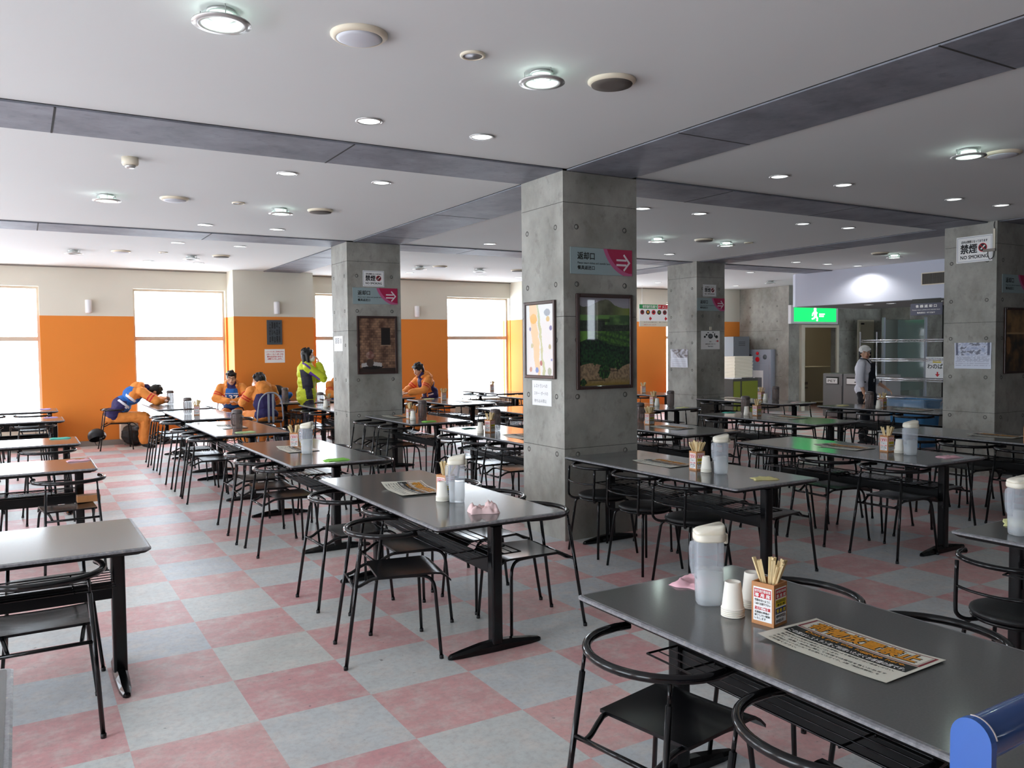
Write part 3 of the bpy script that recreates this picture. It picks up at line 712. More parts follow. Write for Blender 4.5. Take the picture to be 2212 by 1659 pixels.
def landscape(u, v):
    n = nz(u, v*1.3, 5, 1); n2 = nz(u, v*1.3, 26, 2)
    sky = mix(S(120, 118, 124), S(92, 92, 98), (v-.93)*10)
    ridge = 0.955-0.10*abs(u-.42)-0.03*math.sin(u*9)+n*.03
    if v > ridge: return sky
    if v > 0.80: c = mix(S(58, 60, 44), S(84, 84, 66), n*2+.5); c = mix(c, S(96, 110, 40), (u-.6)*2.2*(1 if v < .93 else .3)) if u > .6 else c
    elif v > 0.74-.05*(u > .5): c = mix(S(78, 112, 54), S(44, 66, 36), n*3+u*.8)
    elif v > 0.62: c = mix(S(20, 26, 18), S(40, 48, 36), n2*2+.4); 
    elif v > 0.49+0.10*math.exp(-((u-.25)/.3)**2)-.05: 
        c = mix(S(34, 60, 26), S(60, 96, 34), n2*3+.5); c = mix(c, S(84, 122, 46), 1-abs(u-.12)*6 if u < .3 else 0)
        if math.sin((v*90+u*14)) > .3 and u > .3: c = mix(c, S(24, 40, 24), .6)
    elif v > 0.225+.03*math.sin(u*7): c = mix(S(8, 18, 14), S(26, 56, 28), n2*2.5+.3+.5*(1-abs(v-.30)*6 if abs(v-.3) < .16 else 0)*(1 if u < .7 else .5))
    else: c = mix(S(98, 82, 64), S(132, 112, 86), n2*3+.5+.5*math.sin((v*60-u*20))*.3); c = mix(c, S(110, 92, 40), (0.09-v)*12)
    for (tu, tv, r) in ((.49, .155, .115), (.76, .245, .095), (.48, .32, .05), (.30, .25, .03), (.07, .04, .06)):
        d = math.hypot(u-tu, (v-tv)*1.38)+n2*.04
        if d < r: c = mix(S(12, 30, 18), S(44, 78, 34), n2*3+.35)
        if abs(u-tu) < .006 and 0 < tv-v < r*1.05/1.38+.02: c = S(30, 24, 18)
        if v < .2 and abs(v-(tv-r/1.38-.01)) < .008 and 0 < tu-u < .32: c = mix(c, S(40, 30, 24), .7)
    if .72 < v < .76 and abs(u-.48) < .12: c = mix(c, S(14, 16, 12), .8)
    return c
def stonewall(u, v):
    n = nz(u, v*1.3, 5, 5); row = math.floor(v*22); b = nz(math.floor(u*9+row*.5)*.37, row*.73, 3, 9, 1)
    c = mix(S(66, 44, 34), S(132, 102, 80), .45+n*1.2+b*1.2)
    if (v*22) % 1 < .14 or (u*9+row*.5) % 1 < .06: c = mix(c, S(40, 26, 22), .6)
    if .60 < u < .86 and .50 < v < .82: c = S(24, 18, 16)
    if .58 < u < .88 and .485 < v < .50: c = S(150, 130, 112)
    if v < .07: c = S(40, 30, 26)
    if math.hypot((u-.35)/.30, (v-.10)/.05) < 1: c = S(20, 16, 15)
    if abs(v-(.155-.1*abs(u-.36))) < .035 and .05 < u < .62: c = S(150, 146, 144)
    if math.hypot((u-.29)/.10, (v-.17)/.075) < 1: c = S(58, 46, 40)
    if math.hypot((u-.29)/.11, (v-.31)/.07)+n*.5 < 1: c = mix(S(96, 62, 54), S(150, 130, 120), n*3+.5)
    return c
def brownart(u, v):
    n = nz(u, v*1.4, 4, 15); c = mix(S(30, 22, 16), S(96, 66, 34), .35+n*1.6)
    if v > .62: c = mix(c, S(120, 92, 56), .6+n)
    if abs(v-.62) < .01: c = S(140, 116, 84)
    if math.hypot((u-.12)/.10, (v-.42)/.14) < 1: c = mix(c, S(132, 90, 50), .6)
    return c
def mapart(u, v):
    n = nz(u, v*1.4, 4, 25); c = S(226, 228, 226)
    if abs(u-(.24+.22*(1-v)+n*.12)) < .13*min(1, v+.5) : c = S(240, 202, 158)
    if abs(u-(.42+.25*(1-v)+n*.10)) < .035: c = S(186, 196, 150)
    if math.hypot((u-.28)/.13, (v-.80)/.07) < 1: c = S(232, 176, 84)
    if math.hypot((u-.78)/.10, (v-.88)/.055)+n*.6 < 1: c = S(150, 158, 168)
    if math.hypot((u-.80)/.06, (v-.79)/.04) < 1: c = S(210, 176, 104)
    for (x, y, r, cc) in ((.15, .66, .04, S(128, 134, 176)), (.90, .66, .045, S(90, 104, 160)), (.93, .22, .03, S(112, 130, 190)), (.40, .07, .06, S(100, 140, 200)), (.17, .08, .05, S(196, 150, 132)), (.55, .17, .045, S(170, 96, 96)), (.22, .42, .05, S(190, 190, 150)), (.86, .40, .045, S(178, 172, 130)), (.85, .06, .08, S(168, 182, 160))):
        if math.hypot(u-x, (v-y)*1.35)+n*.03 < r: c = cc
    return c
def poster(u, v):
    n = nz(u, v, 7, 35); n2 = nz(u, v, 30, 36); c = S(206, 212, 226)
    if v > .52 and .04 < u < .96:
        c = mix(S(150, 160, 190), S(226, 230, 240), .5+n*2)
        if n > .12 or u < .1 or u > .9: c = mix(c, S(34, 38, 70), .8)
    elif .04 < u < .96 and v > .05:
        if (v*14) % 1 > .5 and n2 > -.12: c = mix(c, S(120, 126, 150), .6)
    return c
def food_poster(u, v):
    n = nz(u, v, 7, 55); c = S(214, 216, 224)
    if v > .5: c = mix(S(96, 84, 80), S(190, 190, 200), .5+n*2.5)
    if v > .5 and u+v < 1.0: c = mix(c, S(220, 222, 230), .7)
    elif (v*16) % 1 > .55 and .1 < u < .9 and v < .44: c = mix(c, S(130, 130, 146), .5)
    return c
def picture(cu, cz, plane, face, w, h, fn, lab, nx=90, ny=130, fw=0.03):
    root = empty('framed_picture'); tag(root, lab, 'picture', 'framed pictures on the pillars')
    if face == 'y-': root.location = (cu, plane, cz); root.rotation_euler = (PI/2, 0, 0)
    else: root.location = (plane, cu, cz); root.rotation_euler = (PI/2, 0, -PI/2)
    mb = MB(); a, b = w/2, h/2
    for (x0, y0, x1, y1) in ((-a, -b, -a+fw, b), (a-fw, -b, a, b), (-a+fw, b-fw, a-fw, b), (-a+fw, -b, a-fw, -b+fw)): mb.box((x0, y0, 0.0005), (x1, y1, 0.024), 'frame_wood', bev=0.006)
    mb.obj('frame', root)
    me = art(w-2*fw+.004, h-2*fw+.004, nx, ny, fn, 'art_print', 'print', 0.012, 1.0 if face == 'x-' else 1.7)  # prints on the dark faces get brighter colours to offset weak light
    o = bpy.data.objects.new('print', me); COL.objects.link(o); o.parent = root
    return root
picture(4.152, 1.615, 5.46, 'y-', 0.575, 0.78, landscape, 'large framed green landscape photo on the dark face of the middle pillar', 160, 225)
picture(5.80, 1.635, 3.75, 'x-', 0.475, 0.645, mapart, 'framed pale illustrated map on the bright face of the middle pillar', 90, 120, 0.028)
picture(4.10, 1.63, 10.36, 'y-', 0.565, 0.77, stonewall, 'framed sepia photo of a stone wall with a window, on the second pillar', 90, 130)
picture(10.20, 1.60, 5.35, 'y-', 0.56, 0.78, brownart, 'framed dark brown picture cut off by the right edge of the photo', 60, 80)
# handwritten note
p = panel('handwritten_note', 5.79, 1.19, 0.295, 0.21, 'paper_white', 3.75, 'x-', t=0.002)
tag(p, 'white handwritten paper below the framed map on the middle pillar', 'notice')
mb = MB()
for k, (tx, xa) in enumerate([('レストランへの', .10), ('スキー・ボードの', .105), ('持ち込み禁止', .095)]): put_text(mb, tx, -0.115, 0.045-k*0.063, -0.115+2*xa, 0.075-k*0.063, 'ink_grey', 0.0026, -0.005)
mb.obj('lettering', p)
def flat_poster(name, cu, cz, plane, face, w, h, fn, lab, cat, nx=44, ny=40, wavy=0.003):
    me = art(w, h, nx, ny, fn, 'poster_print', name, 0.004)
    for v in me.vertices: v.co.z += wavy*(1+math.sin(v.co.x*40+v.co.y*23))
    bm = bmesh.new(); bm.from_mesh(me); r = bmesh.ops.solidify(bm, geom=list(bm.faces), thickness=0.001); bm.to_mesh(me); bm.free()
    o = bpy.data.objects.new(name, me); COL.objects.link(o)
    if face == 'y-': o.location = (cu, plane, cz); o.rotation_euler = (PI/2, 0, 0)
    else: o.location = (plane, cu, cz); o.rotation_euler = (PI/2, 0, -PI/2)
    return tag(o, lab, cat)
flat_poster('poster', 5.615, 1.425, 9.76, 'x-', 0.44, 0.31, poster, 'crinkled blue and white poster on the pillar at the right edge', 'poster')
flat_poster('poster', 10.685, 1.37, 9.74, 'x-', 0.43, 0.315, food_poster, 'white food poster on the bright face of the pillar left of the hose cabinet', 'poster')
p = panel('taped_paper', 10.75, 1.655, 0.34, 0.20, 'paper_white', 3.70, 'x-', t=0.002); tag(p, 'small white paper with dark marks on the bright face of the second pillar', 'notice')
mb = MB(); put_text(mb, 'ᴧᴧ ▮', -0.12, 0.0, 0.12, 0.07, 'ink_dark', .0026, .02); mb.obj('lettering', p)
p = panel('dishes_notice', 10.05, 1.675, 0.43, 0.31, 'paper_white', 10.26, t=0.003)
tag(p, 'white notice with black dish silhouettes on the pillar left of the hose cabinet', 'notice')
mb = MB(); 
def ellq(cx, cy_, rx, ry, mt, z): mb.quad([(cx+rx*math.cos(2*PI*i/22), cy_+ry*math.sin(2*PI*i/22), z) for i in range(22)], mt)
for (cx, cy_, rx, ry) in ((0, .065, .055, .042), (-.13, .055, .022, .018), (-.09, .09, .02, .016), (.14, .055, .034, .026), (.095, .085, .012, .035), (-.055, .125, .02, .008), (.06, .13, .018, .008)): ellq(cx, cy_, rx, ry, 'ink_dark', .0036)
ellq(0, .068, .038, .027, 'ink_grey', .0038)
mb.obj('dish_pictogram', p)
mb = MB(); put_text(mb, 'お願い', -.03, -.035, .03, -.018, 'ink_dark', .0036, .02); put_text(mb, '食器類は返却口へお戻し下さい', -.12, -.075, .12, -.057, 'ink_dark', .0036, .02); put_text(mb, 'Please return', -.06, -.115, .06, -.095, 'ink_dark', .0036, .02)
mb.prism([(.13, -.024), (.16, -.024), (.16, -.038), (.19, -.017), (.16, .004), (.16, -.010), (.13, -.010)], .0036, .004, 'ink_red'); mb.obj('lettering', p)
MBx = MB().box((10.02, 10.245, 1.845), (10.07, 10.26, 1.90), 'cream', bev=0.004); tag(MBx.obj('wall_switch'), 'small cream switch above the dishes notice on the pillar', 'switch')
# menu banner between the far windows
p = panel('menu_banner', 12.84, 2.30, 1.10, 0.51, 'paper_white', 14.83, t=0.006)
tag(p, 'school lunch menu board with green title and photos of dishes, by the far window', 'menu board')
mb = MB(); mb.quad([(-.55, .155, .0066), (.0, .155, .0066), (.0, .255, .0066), (-.55, .255, .0066)], 'ink_green'); mb.quad([(.02, .155, .0066), (.5, .155, .0066), (.5, .255, .0066), (.02, .255, .0066)], 'ink_red')
mb.quad([(-.55, -.255, .0066), (.55, -.255, .0066), (.55, -.13, .0066), (-.55, -.13, .0066)], 'cream'); mb.obj('colour_bands', p)
mb = MB()
for k in range(6): ellq(-.46+.17*k, .075, .06, .055, ['ink_maroon', 'ink_dark', 'ink_red', 'ink_dark', 'ink_maroon', 'ink_orange'][k], .0068); ellq(-.46+.17*k, .08, .03, .028, ['ink_dark', 'ink_orange', 'ink_dark', 'olive_green', 'ink_dark', 'ink_maroon'][k], .0070)
mb.obj('dish_photos', p)
mb = MB(); put_text(mb, '修学旅行生様ランチ', -.45, .17, .10, .24, 'ink_white', .0072, .02); put_text(mb, 'メニュー', .14, .17, .40, .24, 'ink_white', .0072, .02)
put_text(mb, 'セルフサービスでご利用ください', -.42, -.165, -.02, -.143, 'ink_dark', .0072, .02); put_text(mb, '左側カウンターへどうぞ', -.42, -.225, -.05, -.20, 'ink_red', .0072, .02); put_text(mb, '各テーブルのメニューから', .05, -.165, .42, -.143, 'ink_dark', .0072, .02)
for x in (-.22, .25): mb.prism([(x+.04, -.09), (x+.04, -.05), (x+.02, -.05), (x, -.02), (x-.04, -.07), (x, -.12), (x+.02, -.09)], .007, .0075, 'ink_red')
mb.obj('lettering', p)
mb = MB(); mb.tube([(12.39, 14.84, 2.55), (12.39, 14.84, CEIL)], .004, 'trim_metal', 6).tube([(13.29, 14.84, 2.55), (13.29, 14.84, CEIL)], .004, 'trim_metal', 6)
q = mb.obj('hanging_wires'); q.parent = p; q.matrix_parent_inverse = (Matrix.Translation(p.location) @ p.rotation_euler.to_matrix().to_4x4()).inverted()
# dish return sign hanging at the soffit
p = panel('hanging_return_sign', 8.455, 2.165, 0.57, 0.205, 'ink_grey', 13.30, 'x-', t=0.02)
M['sign_plum'] = mat('sign_plum', S(78, 80, 96), 0.5)
p.data.materials[0] = M['sign_plum']
tag(p, 'dark dish return sign with white characters hanging under the white soffit', 'sign')
mb = MB(); put_text(mb, '食 器 返 却 口', -.19, .03, .19, .078, 'ink_white', .0206, .03); put_text(mb, 'Please return plates and utensils here', -.25, -.02, .25, .0, 'ink_white', .0206, .01); put_text(mb, '餐具返还口  식기 반납구', -.16, -.07, .16, -.045, 'ink_white', .0206, .02); mb.obj('lettering', p)
mb = MB(); mb.box((13.296, 8.20, 2.267), (13.304, 8.72, 2.345), 'ink_dark'); q = mb.obj('hanger'); q.parent = p; q.matrix_parent_inverse = (Matrix.Translation(p.location) @ p.rotation_euler.to_matrix().to_4x4()).inverted()
# vent in soffit
root = empty('air_vent', (13.3, 8.05, 2.68), (PI/2, 0, -PI/2)); tag(root, 'rectangular grille vent in the face of the white soffit', 'vent')
mb = MB()
for (x0, y0, x1, y1) in ((-.50, .09, .50, .105), (-.50, -.105, .50, -.09), (-.50, -.09, -.485, .09), (.485, -.09, .50, .09)): mb.box((x0, y0, .0), (x1, y1, .012), 'fixture_cream')
mb.obj('frame', root)
mb = MB(); mb.box((-.485, -.09, .0005), (.485, .09, .002), 'kitchen_dark')
for k in range(46): mb.box((-.48+k*.021, -.09, .002), (-.475+k*.021, .09, .009), 'base_grey')
mb.obj('slats', root)
# exit sign (running man pictogram is unreadable in the photo: glowing shape)
root = empty('exit_sign', (16.42, 13.30, 2.30), (PI/2, 0, 0)); tag(root, 'glowing green emergency exit sign over the corridor door', 'exit sign')
mb = MB(); mb.box((-.88, -.22, -.03), (.80, .22, .06), 'white_paint', bev=0.01); mb.obj('housing', root)
mb = MB(); mb.box((-.78, -.165, .061), (.72, .185, .066), 'exit_green'); mb.obj('face', root)
mb = MB()
mb.quad([(-.05+.045*math.cos(a), .13+.045*math.sin(a), .069) for a in [2*PI*i/16 for i in range(16)]], 'exit_white')
for a, b, r in (((-.06, .09, .068), (-.04, -.03, .068), .035), ((-.04, -.03, .068), (.03, -.08, .068), .02), ((.03, -.08, .068), (.02, -.15, .068), .018), ((-.04, -.03, .068), (-.10, -.09, .068), .02), ((-.10, -.09, .068), (-.16, -.10, .068), .018), ((-.06, .08, .068), (-.13, .03, .068), .015), ((-.06, .08, .068), (.02, .04, .068), .015), ((-.13, .03, .068), (-.15, -.03, .068), .013)):
    mb.tube([a, b], r, 'exit_white', 8, flat=(1, .15) if False else (1, 1))
mb.prism([(.10, -.01), (.26, -.01), (.26, -.05), (.10, -.05)], .067, .069, 'exit_white'); mb.prism([(.10, .03), (.30, .03), (.30, .005), (.10, .005)], .067, .069, 'exit_white')
mb.obj('running_figure', root)

# ================================================================== TABLES
TW, TL, TH = 0.765, 1.84, 0.70
def rrect(x0, y0, x1, y1, r, n=5):
    out = []
    for cx, cy_, a in ((x1-r, y1-r, 0), (x0+r, y1-r, PI/2), (x0+r, y0+r, PI), (x1-r, y0+r, 3*PI/2)):
        for i in range(n+1): out.append((cx+r*math.cos(a+PI/2*i/n), cy_+r*math.sin(a+PI/2*i/n)))
    return out
def loft(mb, loops, mt, smooth=False, cap0=True, cap1=True):
    n = len(loops[0]); V = [p for l in loops for p in l]; F = []
    for k in range(len(loops)-1):
        for i in range(n): F.append((k*n+i, k*n+(i+1) % n, (k+1)*n+(i+1) % n, (k+1)*n+i))
    if cap0: F.append(tuple(reversed(range(n))))
    if cap1: F.append(tuple((len(loops)-1)*n+i for i in range(n)))
    return mb.add(V, F, mt, smooth)
def make_table(L):
    """origin at the floor under the near left corner; long side along +Y"""
    root = empty('canteen_table'); w = TW
    # top: laminate field
    b = 0.016
    mb = MB(); loft(mb, [[(x, y, TH-0.004) for x, y in rrect(b, b, w-b, L-b, 0.012)], [(x, y, TH+0.0004) for x, y in rrect(b, b, w-b, L-b, 0.012)]], 'laminate'); mb.obj('tabletop', root)
    mb = MB(); R = lambda i, z: [(x, y, z) for x, y in rrect(i, i, w-i, L-i, 0.022)]
    loft(mb, [R(0.016, TH-0.0004), R(0.006, TH-0.0006), R(0.0, TH-0.004), R(0.0005, TH-0.012)], 'edge_band', cap0=False, cap1=False); loft(mb, [R(0.0005, TH-0.012), R(0.018, TH-0.026), R(0.05, TH-0.030)], 'black_board', cap0=False, cap1=False)
    mb.obj('edge_band', root)
    mb = MB(); loft(mb, [[(x, y, TH-0.034) for x, y in rrect(.04, .04, w-.04, L-.04, .02)], [(x, y, TH-0.0295) for x, y in rrect(.04, .04, w-.04, L-.04, .02)]], 'black_board'); mb.box((w/2-.05, .12, TH-.050), (w/2+.05, L-.12, TH-.034), 'black_paint'); mb.obj('underside', root)
    for s in (0, 1):
        yc = 0.108 if s == 0 else L-0.108
        mb = MB(); loft(mb, [[(x, y, z) for x, y in rrect(w/2-.031, yc-.031, w/2+.031, yc+.031, .014, 3)] for z in (0.04, TH-.05)], 'black_paint'); mb.obj('leg', root)
        mb = MB(); prof = [(-.275, .006, .016), (-.262, .016, .024), (-.20, .026, .034), (-.09, .030, .050), (0, .032, .056), (.09, .030, .050), (.20, .026, .034), (.262, .016, .024), (.275, .006, .016)]
        loops = [[(w/2+x, yc-hw, .002), (w/2+x, yc-hw, h*.6), (w/2+x, yc-hw*.55, h), (w/2+x, yc+hw*.55, h), (w/2+x, yc+hw, h*.6), (w/2+x, yc+hw, .002)] for x, hw, h in prof]
        loft(mb, loops, 'black_paint'); mb.obj('foot', root)
    mb = MB(); mb.box((w/2-.014, .13, .395), (w/2+.014, L-.13, .475), 'black_board', bev=.004); mb.obj('crossbeam', root)
    mb = MB(); z = 0.49; x0, x1 = w/2-.17, w/2+.17
    rr = [(x0, .13, z), (x1, .13, z), (x1, L-.13, z), (x0, L-.13, z)]
    mb.tube(rr, .0042, 'black_paint', 6, closed=True)
    for k in range(1, 7): x = x0+(x1-x0)*k/7; mb.tube([(x, .13, z), (x, L-.13, z)], .0026, 'black_paint', 5)
    for yy in (.30, L/2, L-.30): mb.tube([(x0, yy, z-.006), (x1, yy, z-.006)], .004, 'black_paint', 6); mb.tube([(w/2-.012, yy, z-.006), (w/2-.012, yy, .47)], .005, 'black_paint', 6)
    mb.obj('wire_rack', root)
    return root
TB = {  # name: (x0, y0, rotated?, length, phrase)
 'A0': (1.65, .50, 0, TL, 'the foreground table with the orange luggage notice'),
 'A1': (1.70, 3.57, 0, TL, 'the centre table with the crumpled pink cloth'),
 'A2': (1.72, 6.12, 0, TL, 'the table with the lime cloth, behind the centre one'),
 'A3': (1.70, 8.76, 0, TL, 'the third table in the row behind the centre one'),
 'A4': (1.76, 11.10, 0, TL, 'the fourth table of the row towards the left windows'),
 'A5': (1.74, 13.32, 0, TL, 'the window table where a person sleeps'),
 'B0': (3.69, .38, 0, TL, 'the table cut by the right edge with a yellow cloth'),
 'B1': (3.70, 3.56, 0, TL, 'the table in front of the middle pillar'),
 'B2': (3.90, 6.28, 0, TL, 'the table directly behind the middle pillar'),
 'B3': (3.88, 8.78, 0, 1.52, 'the table in front of the second pillar'),
 'B4': (3.80, 11.20, 0, TL, 'the table beyond the second pillar'),
 'B5': (3.70, 13.56, 0, 1.34, 'the brown lit table by the orange pier with bags'),
 'C1': (5.56, 3.52, 0, TL, 'the green reflecting table with the pink cloth, at right'),
 'C2': (5.58, 6.02, 0, TL, 'the table right behind the middle pillar with a white spoon'),
 'C3': (5.72, 8.76, 0, TL, 'the table left of the middle pillar showing orange paper'),
 'C4': (5.76, 11.40, 0, TL, 'the bright table by the window right of the second pillar'),
 'C5': (4.60, 13.70, 1, 1.56, 'the window table of the person looking down'),
 'D1': (7.42, 3.40, 0, TL, 'the long table under the right edge pillar'),
 'D2': (7.45, 6.00, 0, TL, 'the table with the teal cloth, at right'),
 'D3': (7.56, 8.66, 0, TL, 'the table with a yellow cloth beside the dishes pillar'),
 'D4': (7.50, 11.30, 0, TL, 'the table far behind the middle pillar'),
 'D5': (7.90, 13.72, 0, 1.56, 'the dark silhouetted table at the window'),
 'E1': (9.80, 6.05, 0, TL, 'the table before the kitchen worker'),
 'E2': (9.66, 8.38, 0, TL, 'the table in front of the dishes pillar'),
 'E4': (9.75, 11.35, 0, TL, 'the far table right of the middle pillar'),
 'L0': (-1.88, 1.88, 1, TL, 'the table sliver at the lower left corner'),
 'L1': (-1.36, 3.94, 1, TL, 'the nearest left table'),
 'L2': (-1.36, 6.87, 1, TL, 'the second left table, with the pink cloth'),
 'L3': (-1.36, 8.88, 1, TL, 'the third left table, with the teal cloth'),
 'L4': (-1.36, 12.02, 1, TL, 'the fourth left table, with a purple cloth'),
 'L5': (-1.36, 14.05, 1, TL, 'the last left table at the window'),
}
proto = {}
for k, (x, y, rot, L, ph) in TB.items():
    if L not in proto: o = proto[L] = make_table(L)
    else: o = copy_tree(proto[L])
    if rot: o.location = (x+L, y, 0); o.rotation_euler = (0, 0, PI/2)
    else: o.location = (x, y, 0); o.rotation_euler = (0, 0, 0)
    tag(o, 'long grey laminate canteen table, '+ph.replace('the ', '', 1), 'table', 'grey canteen tables')
def tloc(k, u, v):   # u along width, v along length from near end, in the table's own frame, metres
    x, y, rot, L, ph = TB[k]
    return (x+L-v, y+u) if rot else (x+u, y+v)

# ================================================================== CHAIRS
def chair_square():
    root = empty('tube_chair')
    pts = []
    for i in range(25):
        a = -PI*i/24; pts.append((0.232*math.cos(a), -0.02+0.212*math.sin(a), 0.647))
    pts = [(0.214, 0.085, 0.647), (0.229, 0.035, 0.647)]+pts+[(-0.229, 0.035, 0.647), (-0.214, 0.085, 0.647)]
    MB().tube(pts, 0.0138, 'black_paint_worn', 12).obj('top_rail', root)
    for s in (-1, 1):
        mb = MB(); b = Vector((s*.192, -.272, 0.0)); t = Vector((s*.163, -.178, .636)); m_ = b.lerp(t, .91)
        mb.tube([b, m_], .0095, 'black_paint_worn', 10).tube([m_-(t-b)*.01, t], .0058, 'black_paint', 8).tube([b, b+Vector((0, 0, .018))], .0112, 'boot_dark', 10)
        mb.obj('rear_leg', root)
    b, t = Vector((.192, -.272, 0)), Vector((.163, -.178, .636)); c = b.lerp(t, .385/.636)
    MB().tube([(-c.x, c.y, c.z), (c.x, c.y, c.z)], .0082, 'black_paint', 8).obj('crossbar', root)
    for s in (-1, 1):
        P = bez([(s*.128, c.y, .385), (s*.132, -.185, .392), (s*.142, -.135, .418), (s*.150, -.09, .425), (s*.158, .08, .422), (s*.166, .145, .414), (s*.176, .176, .385), (s*.182, .186, .34)], 4)+[Vector((s*.215, .205, 0))]
        MB().tube(P, .0088, 'black_paint_worn', 8).tube([(s*.2135, .2045, .018), (s*.215, .205, 0)], .0108, 'boot_dark', 10).obj('front_leg', root)
    # seat plate, dished and rolled down at the front
    V = []; F = []; nx, ny = 10, 14
    def zf(u, v): 
        y = -.105+.375*v; z = .436-.010*math.sin(PI*v)*(1-abs(u)**2)
        if v > .82: z -= .045*((v-.82)/.18)**1.6
        return (u*(.182-.012*(1-v)), y, z)
    for lay in (0, 1):
        for j in range(ny+1):
            for i in range(nx+1):
                p = zf(-1+2*i/nx, j/ny); V.append((p[0], p[1], p[2]-(0.011 if lay else 0)))
    K = (nx+1)*(ny+1)
    for j in range(ny):
        for i in range(nx): a = j*(nx+1)+i; F.append((a, a+1, a+nx+2, a+nx+1)); F.append((K+a, K+a+nx+1, K+a+nx+2, K+a+1))
    for i in range(nx): F.append((i+1, i, K+i, K+i+1)); a = ny*(nx+1)+i; F.append((a, a+1, K+a+1, K+a))
    for j in range(ny): a = j*(nx+1); F.append((a, a+nx+1, K+a+nx+1, K+a)); a += nx; F.append((a+nx+1, a, K+a, K+a+nx+1))
    mb = MB(); mb.add(V, F, 'seat_black', True); o = mb.obj('seat', root); sharp(o, 50)
    return root
def chair_round():
    root = empty('round_seat_chair')
    pts = [(0.205, -.02, .667)]+[(0.215*math.cos(a), -.035+.19*math.sin(a), .667) for a in [-PI*(i/20) for i in range(21)]]+[(-.205, -.02, .667)]
    MB().tube(pts, .0115, 'black_paint', 12).obj('top_rail', root)
    for s in (-1, 1):
        P = bez([(s*.10, -.135, .415), (s*.135, -.175, .415), (s*.158, -.198, .435), (s*.163, -.203, .48), (s*.163, -.195, .66)], 4)
        MB().tube(P, .0088, 'black_paint', 8).obj('back_upright', root)
    MB().tube(bez([(.163, -.20, .555), (.09, -.232, .553), (0, -.243, .552), (-.09, -.232, .553), (-.163, -.20, .555)], 4), .0062, 'black_paint', 8).obj('mid_rail', root)
    MB().lathe([(.150, .424), (.178, .428), (.184, .438), (.180, .449), (.165, .455), (.08, .458), (.005, .459)], 'seat_vinyl', 36).obj('seat', root)
    MB().tube([(.172*math.cos(2*PI*i/32), .172*math.sin(2*PI*i/32), .418) for i in range(32)], .0085, 'black_paint', 8, closed=True).obj('seat_ring', root)
    for sx_ in (-1, 1):
        for sy_ in (-1, 1):
            P = bez([(sx_*.085, sy_*.085, .41), (sx_*.120, sy_*.118, .41), (sx_*.142, sy_*.142, .395), (sx_*.150, sy_*.150, .36)], 4)+[Vector((sx_*.188, sy_*.186, 0))]
            MB().tube(P, .0092, 'black_paint', 8).obj('leg', root)
    return root
def chair_arch():
    root = empty('arch_back_chair')
    P = bez([(.20, .10, .45), (.205, -.17, .47), (.20, -.20, .60), (.17, -.215, .80), (.09, -.225, .90), (0, -.228, .92), (-.09, -.225, .90), (-.17, -.215, .80), (-.20, -.20, .60), (-.205, -.17, .47), (-.20, .10, .45)], 4)
    MB().tube(P, .011, 'steel_grey', 8).obj('back_frame', root)
    mb = MB(); mb.box((-.05, -.232, .46), (-.02, -.222, .90), 'steel_grey').box((.02, -.232, .46), (.05, -.222, .90), 'steel_grey'); mb.obj('back_slats', root)
    mb = MB(); mb.box((-.20, -.18, .44), (.20, .20, .475), 'seat_vinyl', bev=.012); mb.obj('seat', root)
    for sx_ in (-1, 1):
        for sy_ in (-1, 1): MB().tube([(sx_*.175, sy_*.165, .44), (sx_*.20, sy_*.20, 0)], .010, 'steel_grey', 8).obj('leg', root)
    return root
CH = {'S': chair_square(), 'R': chair_round(), 'A': chair_arch()}; CHN = {'S': 0, 'R': 0, 'A': 0}
def chair(kind, x, y, ang, label, group='chairs around the canteen tables'):
    o = CH[kind] if CHN[kind] == 0 else copy_tree(CH[kind]); CHN[kind] += 1
    o.location = (x, y, 0); o.rotation_euler = (0, 0, ang)
    kn = {'S': 'black square seat chair,', 'R': 'black round seat chair,', 'A': 'arched grey tube back chair'}[kind]
    tag(o, (kn+' '+label), 'chair', group); return o
ORD3 = ['nearest', 'middle', 'farthest']
SHORT = {'A0': 'foreground table', 'A1': 'centre table', 'A2': 'lime cloth table', 'A3': 'third row table behind the centre one', 'A4': 'fourth row table by the left windows', 'A5': 'sleeping person table',
 'B0': 'right edge table with yellow cloth', 'B1': 'middle pillar front table', 'B2': 'table hidden behind the middle pillar', 'B3': 'second pillar front table', 'B4': 'table beyond the second pillar', 'B5': 'brown table with bags',
 'C1': 'green reflecting table', 'C2': 'white spoon table right of the middle pillar', 'C3': 'orange paper table left of the middle pillar', 'C4': 'bright window front table', 'C5': 'reading person table',
 'D1': 'long table under the right edge pillar', 'D2': 'teal cloth table at right', 'D3': 'table beside the dishes pillar', 'D4': 'table far behind the middle pillar', 'D5': 'silhouetted window table',
 'E1': 'table before the kitchen worker', 'E2': 'table in front of the dishes pillar', 'E4': 'far table right of the middle pillar', 'L0': 'lower left sliver table', 'L1': 'nearest left table', 'L2': 'second left table', 'L3': 'third left table', 'L4': 'fourth left table', 'L5': 'last left table'}
random.seed(11)
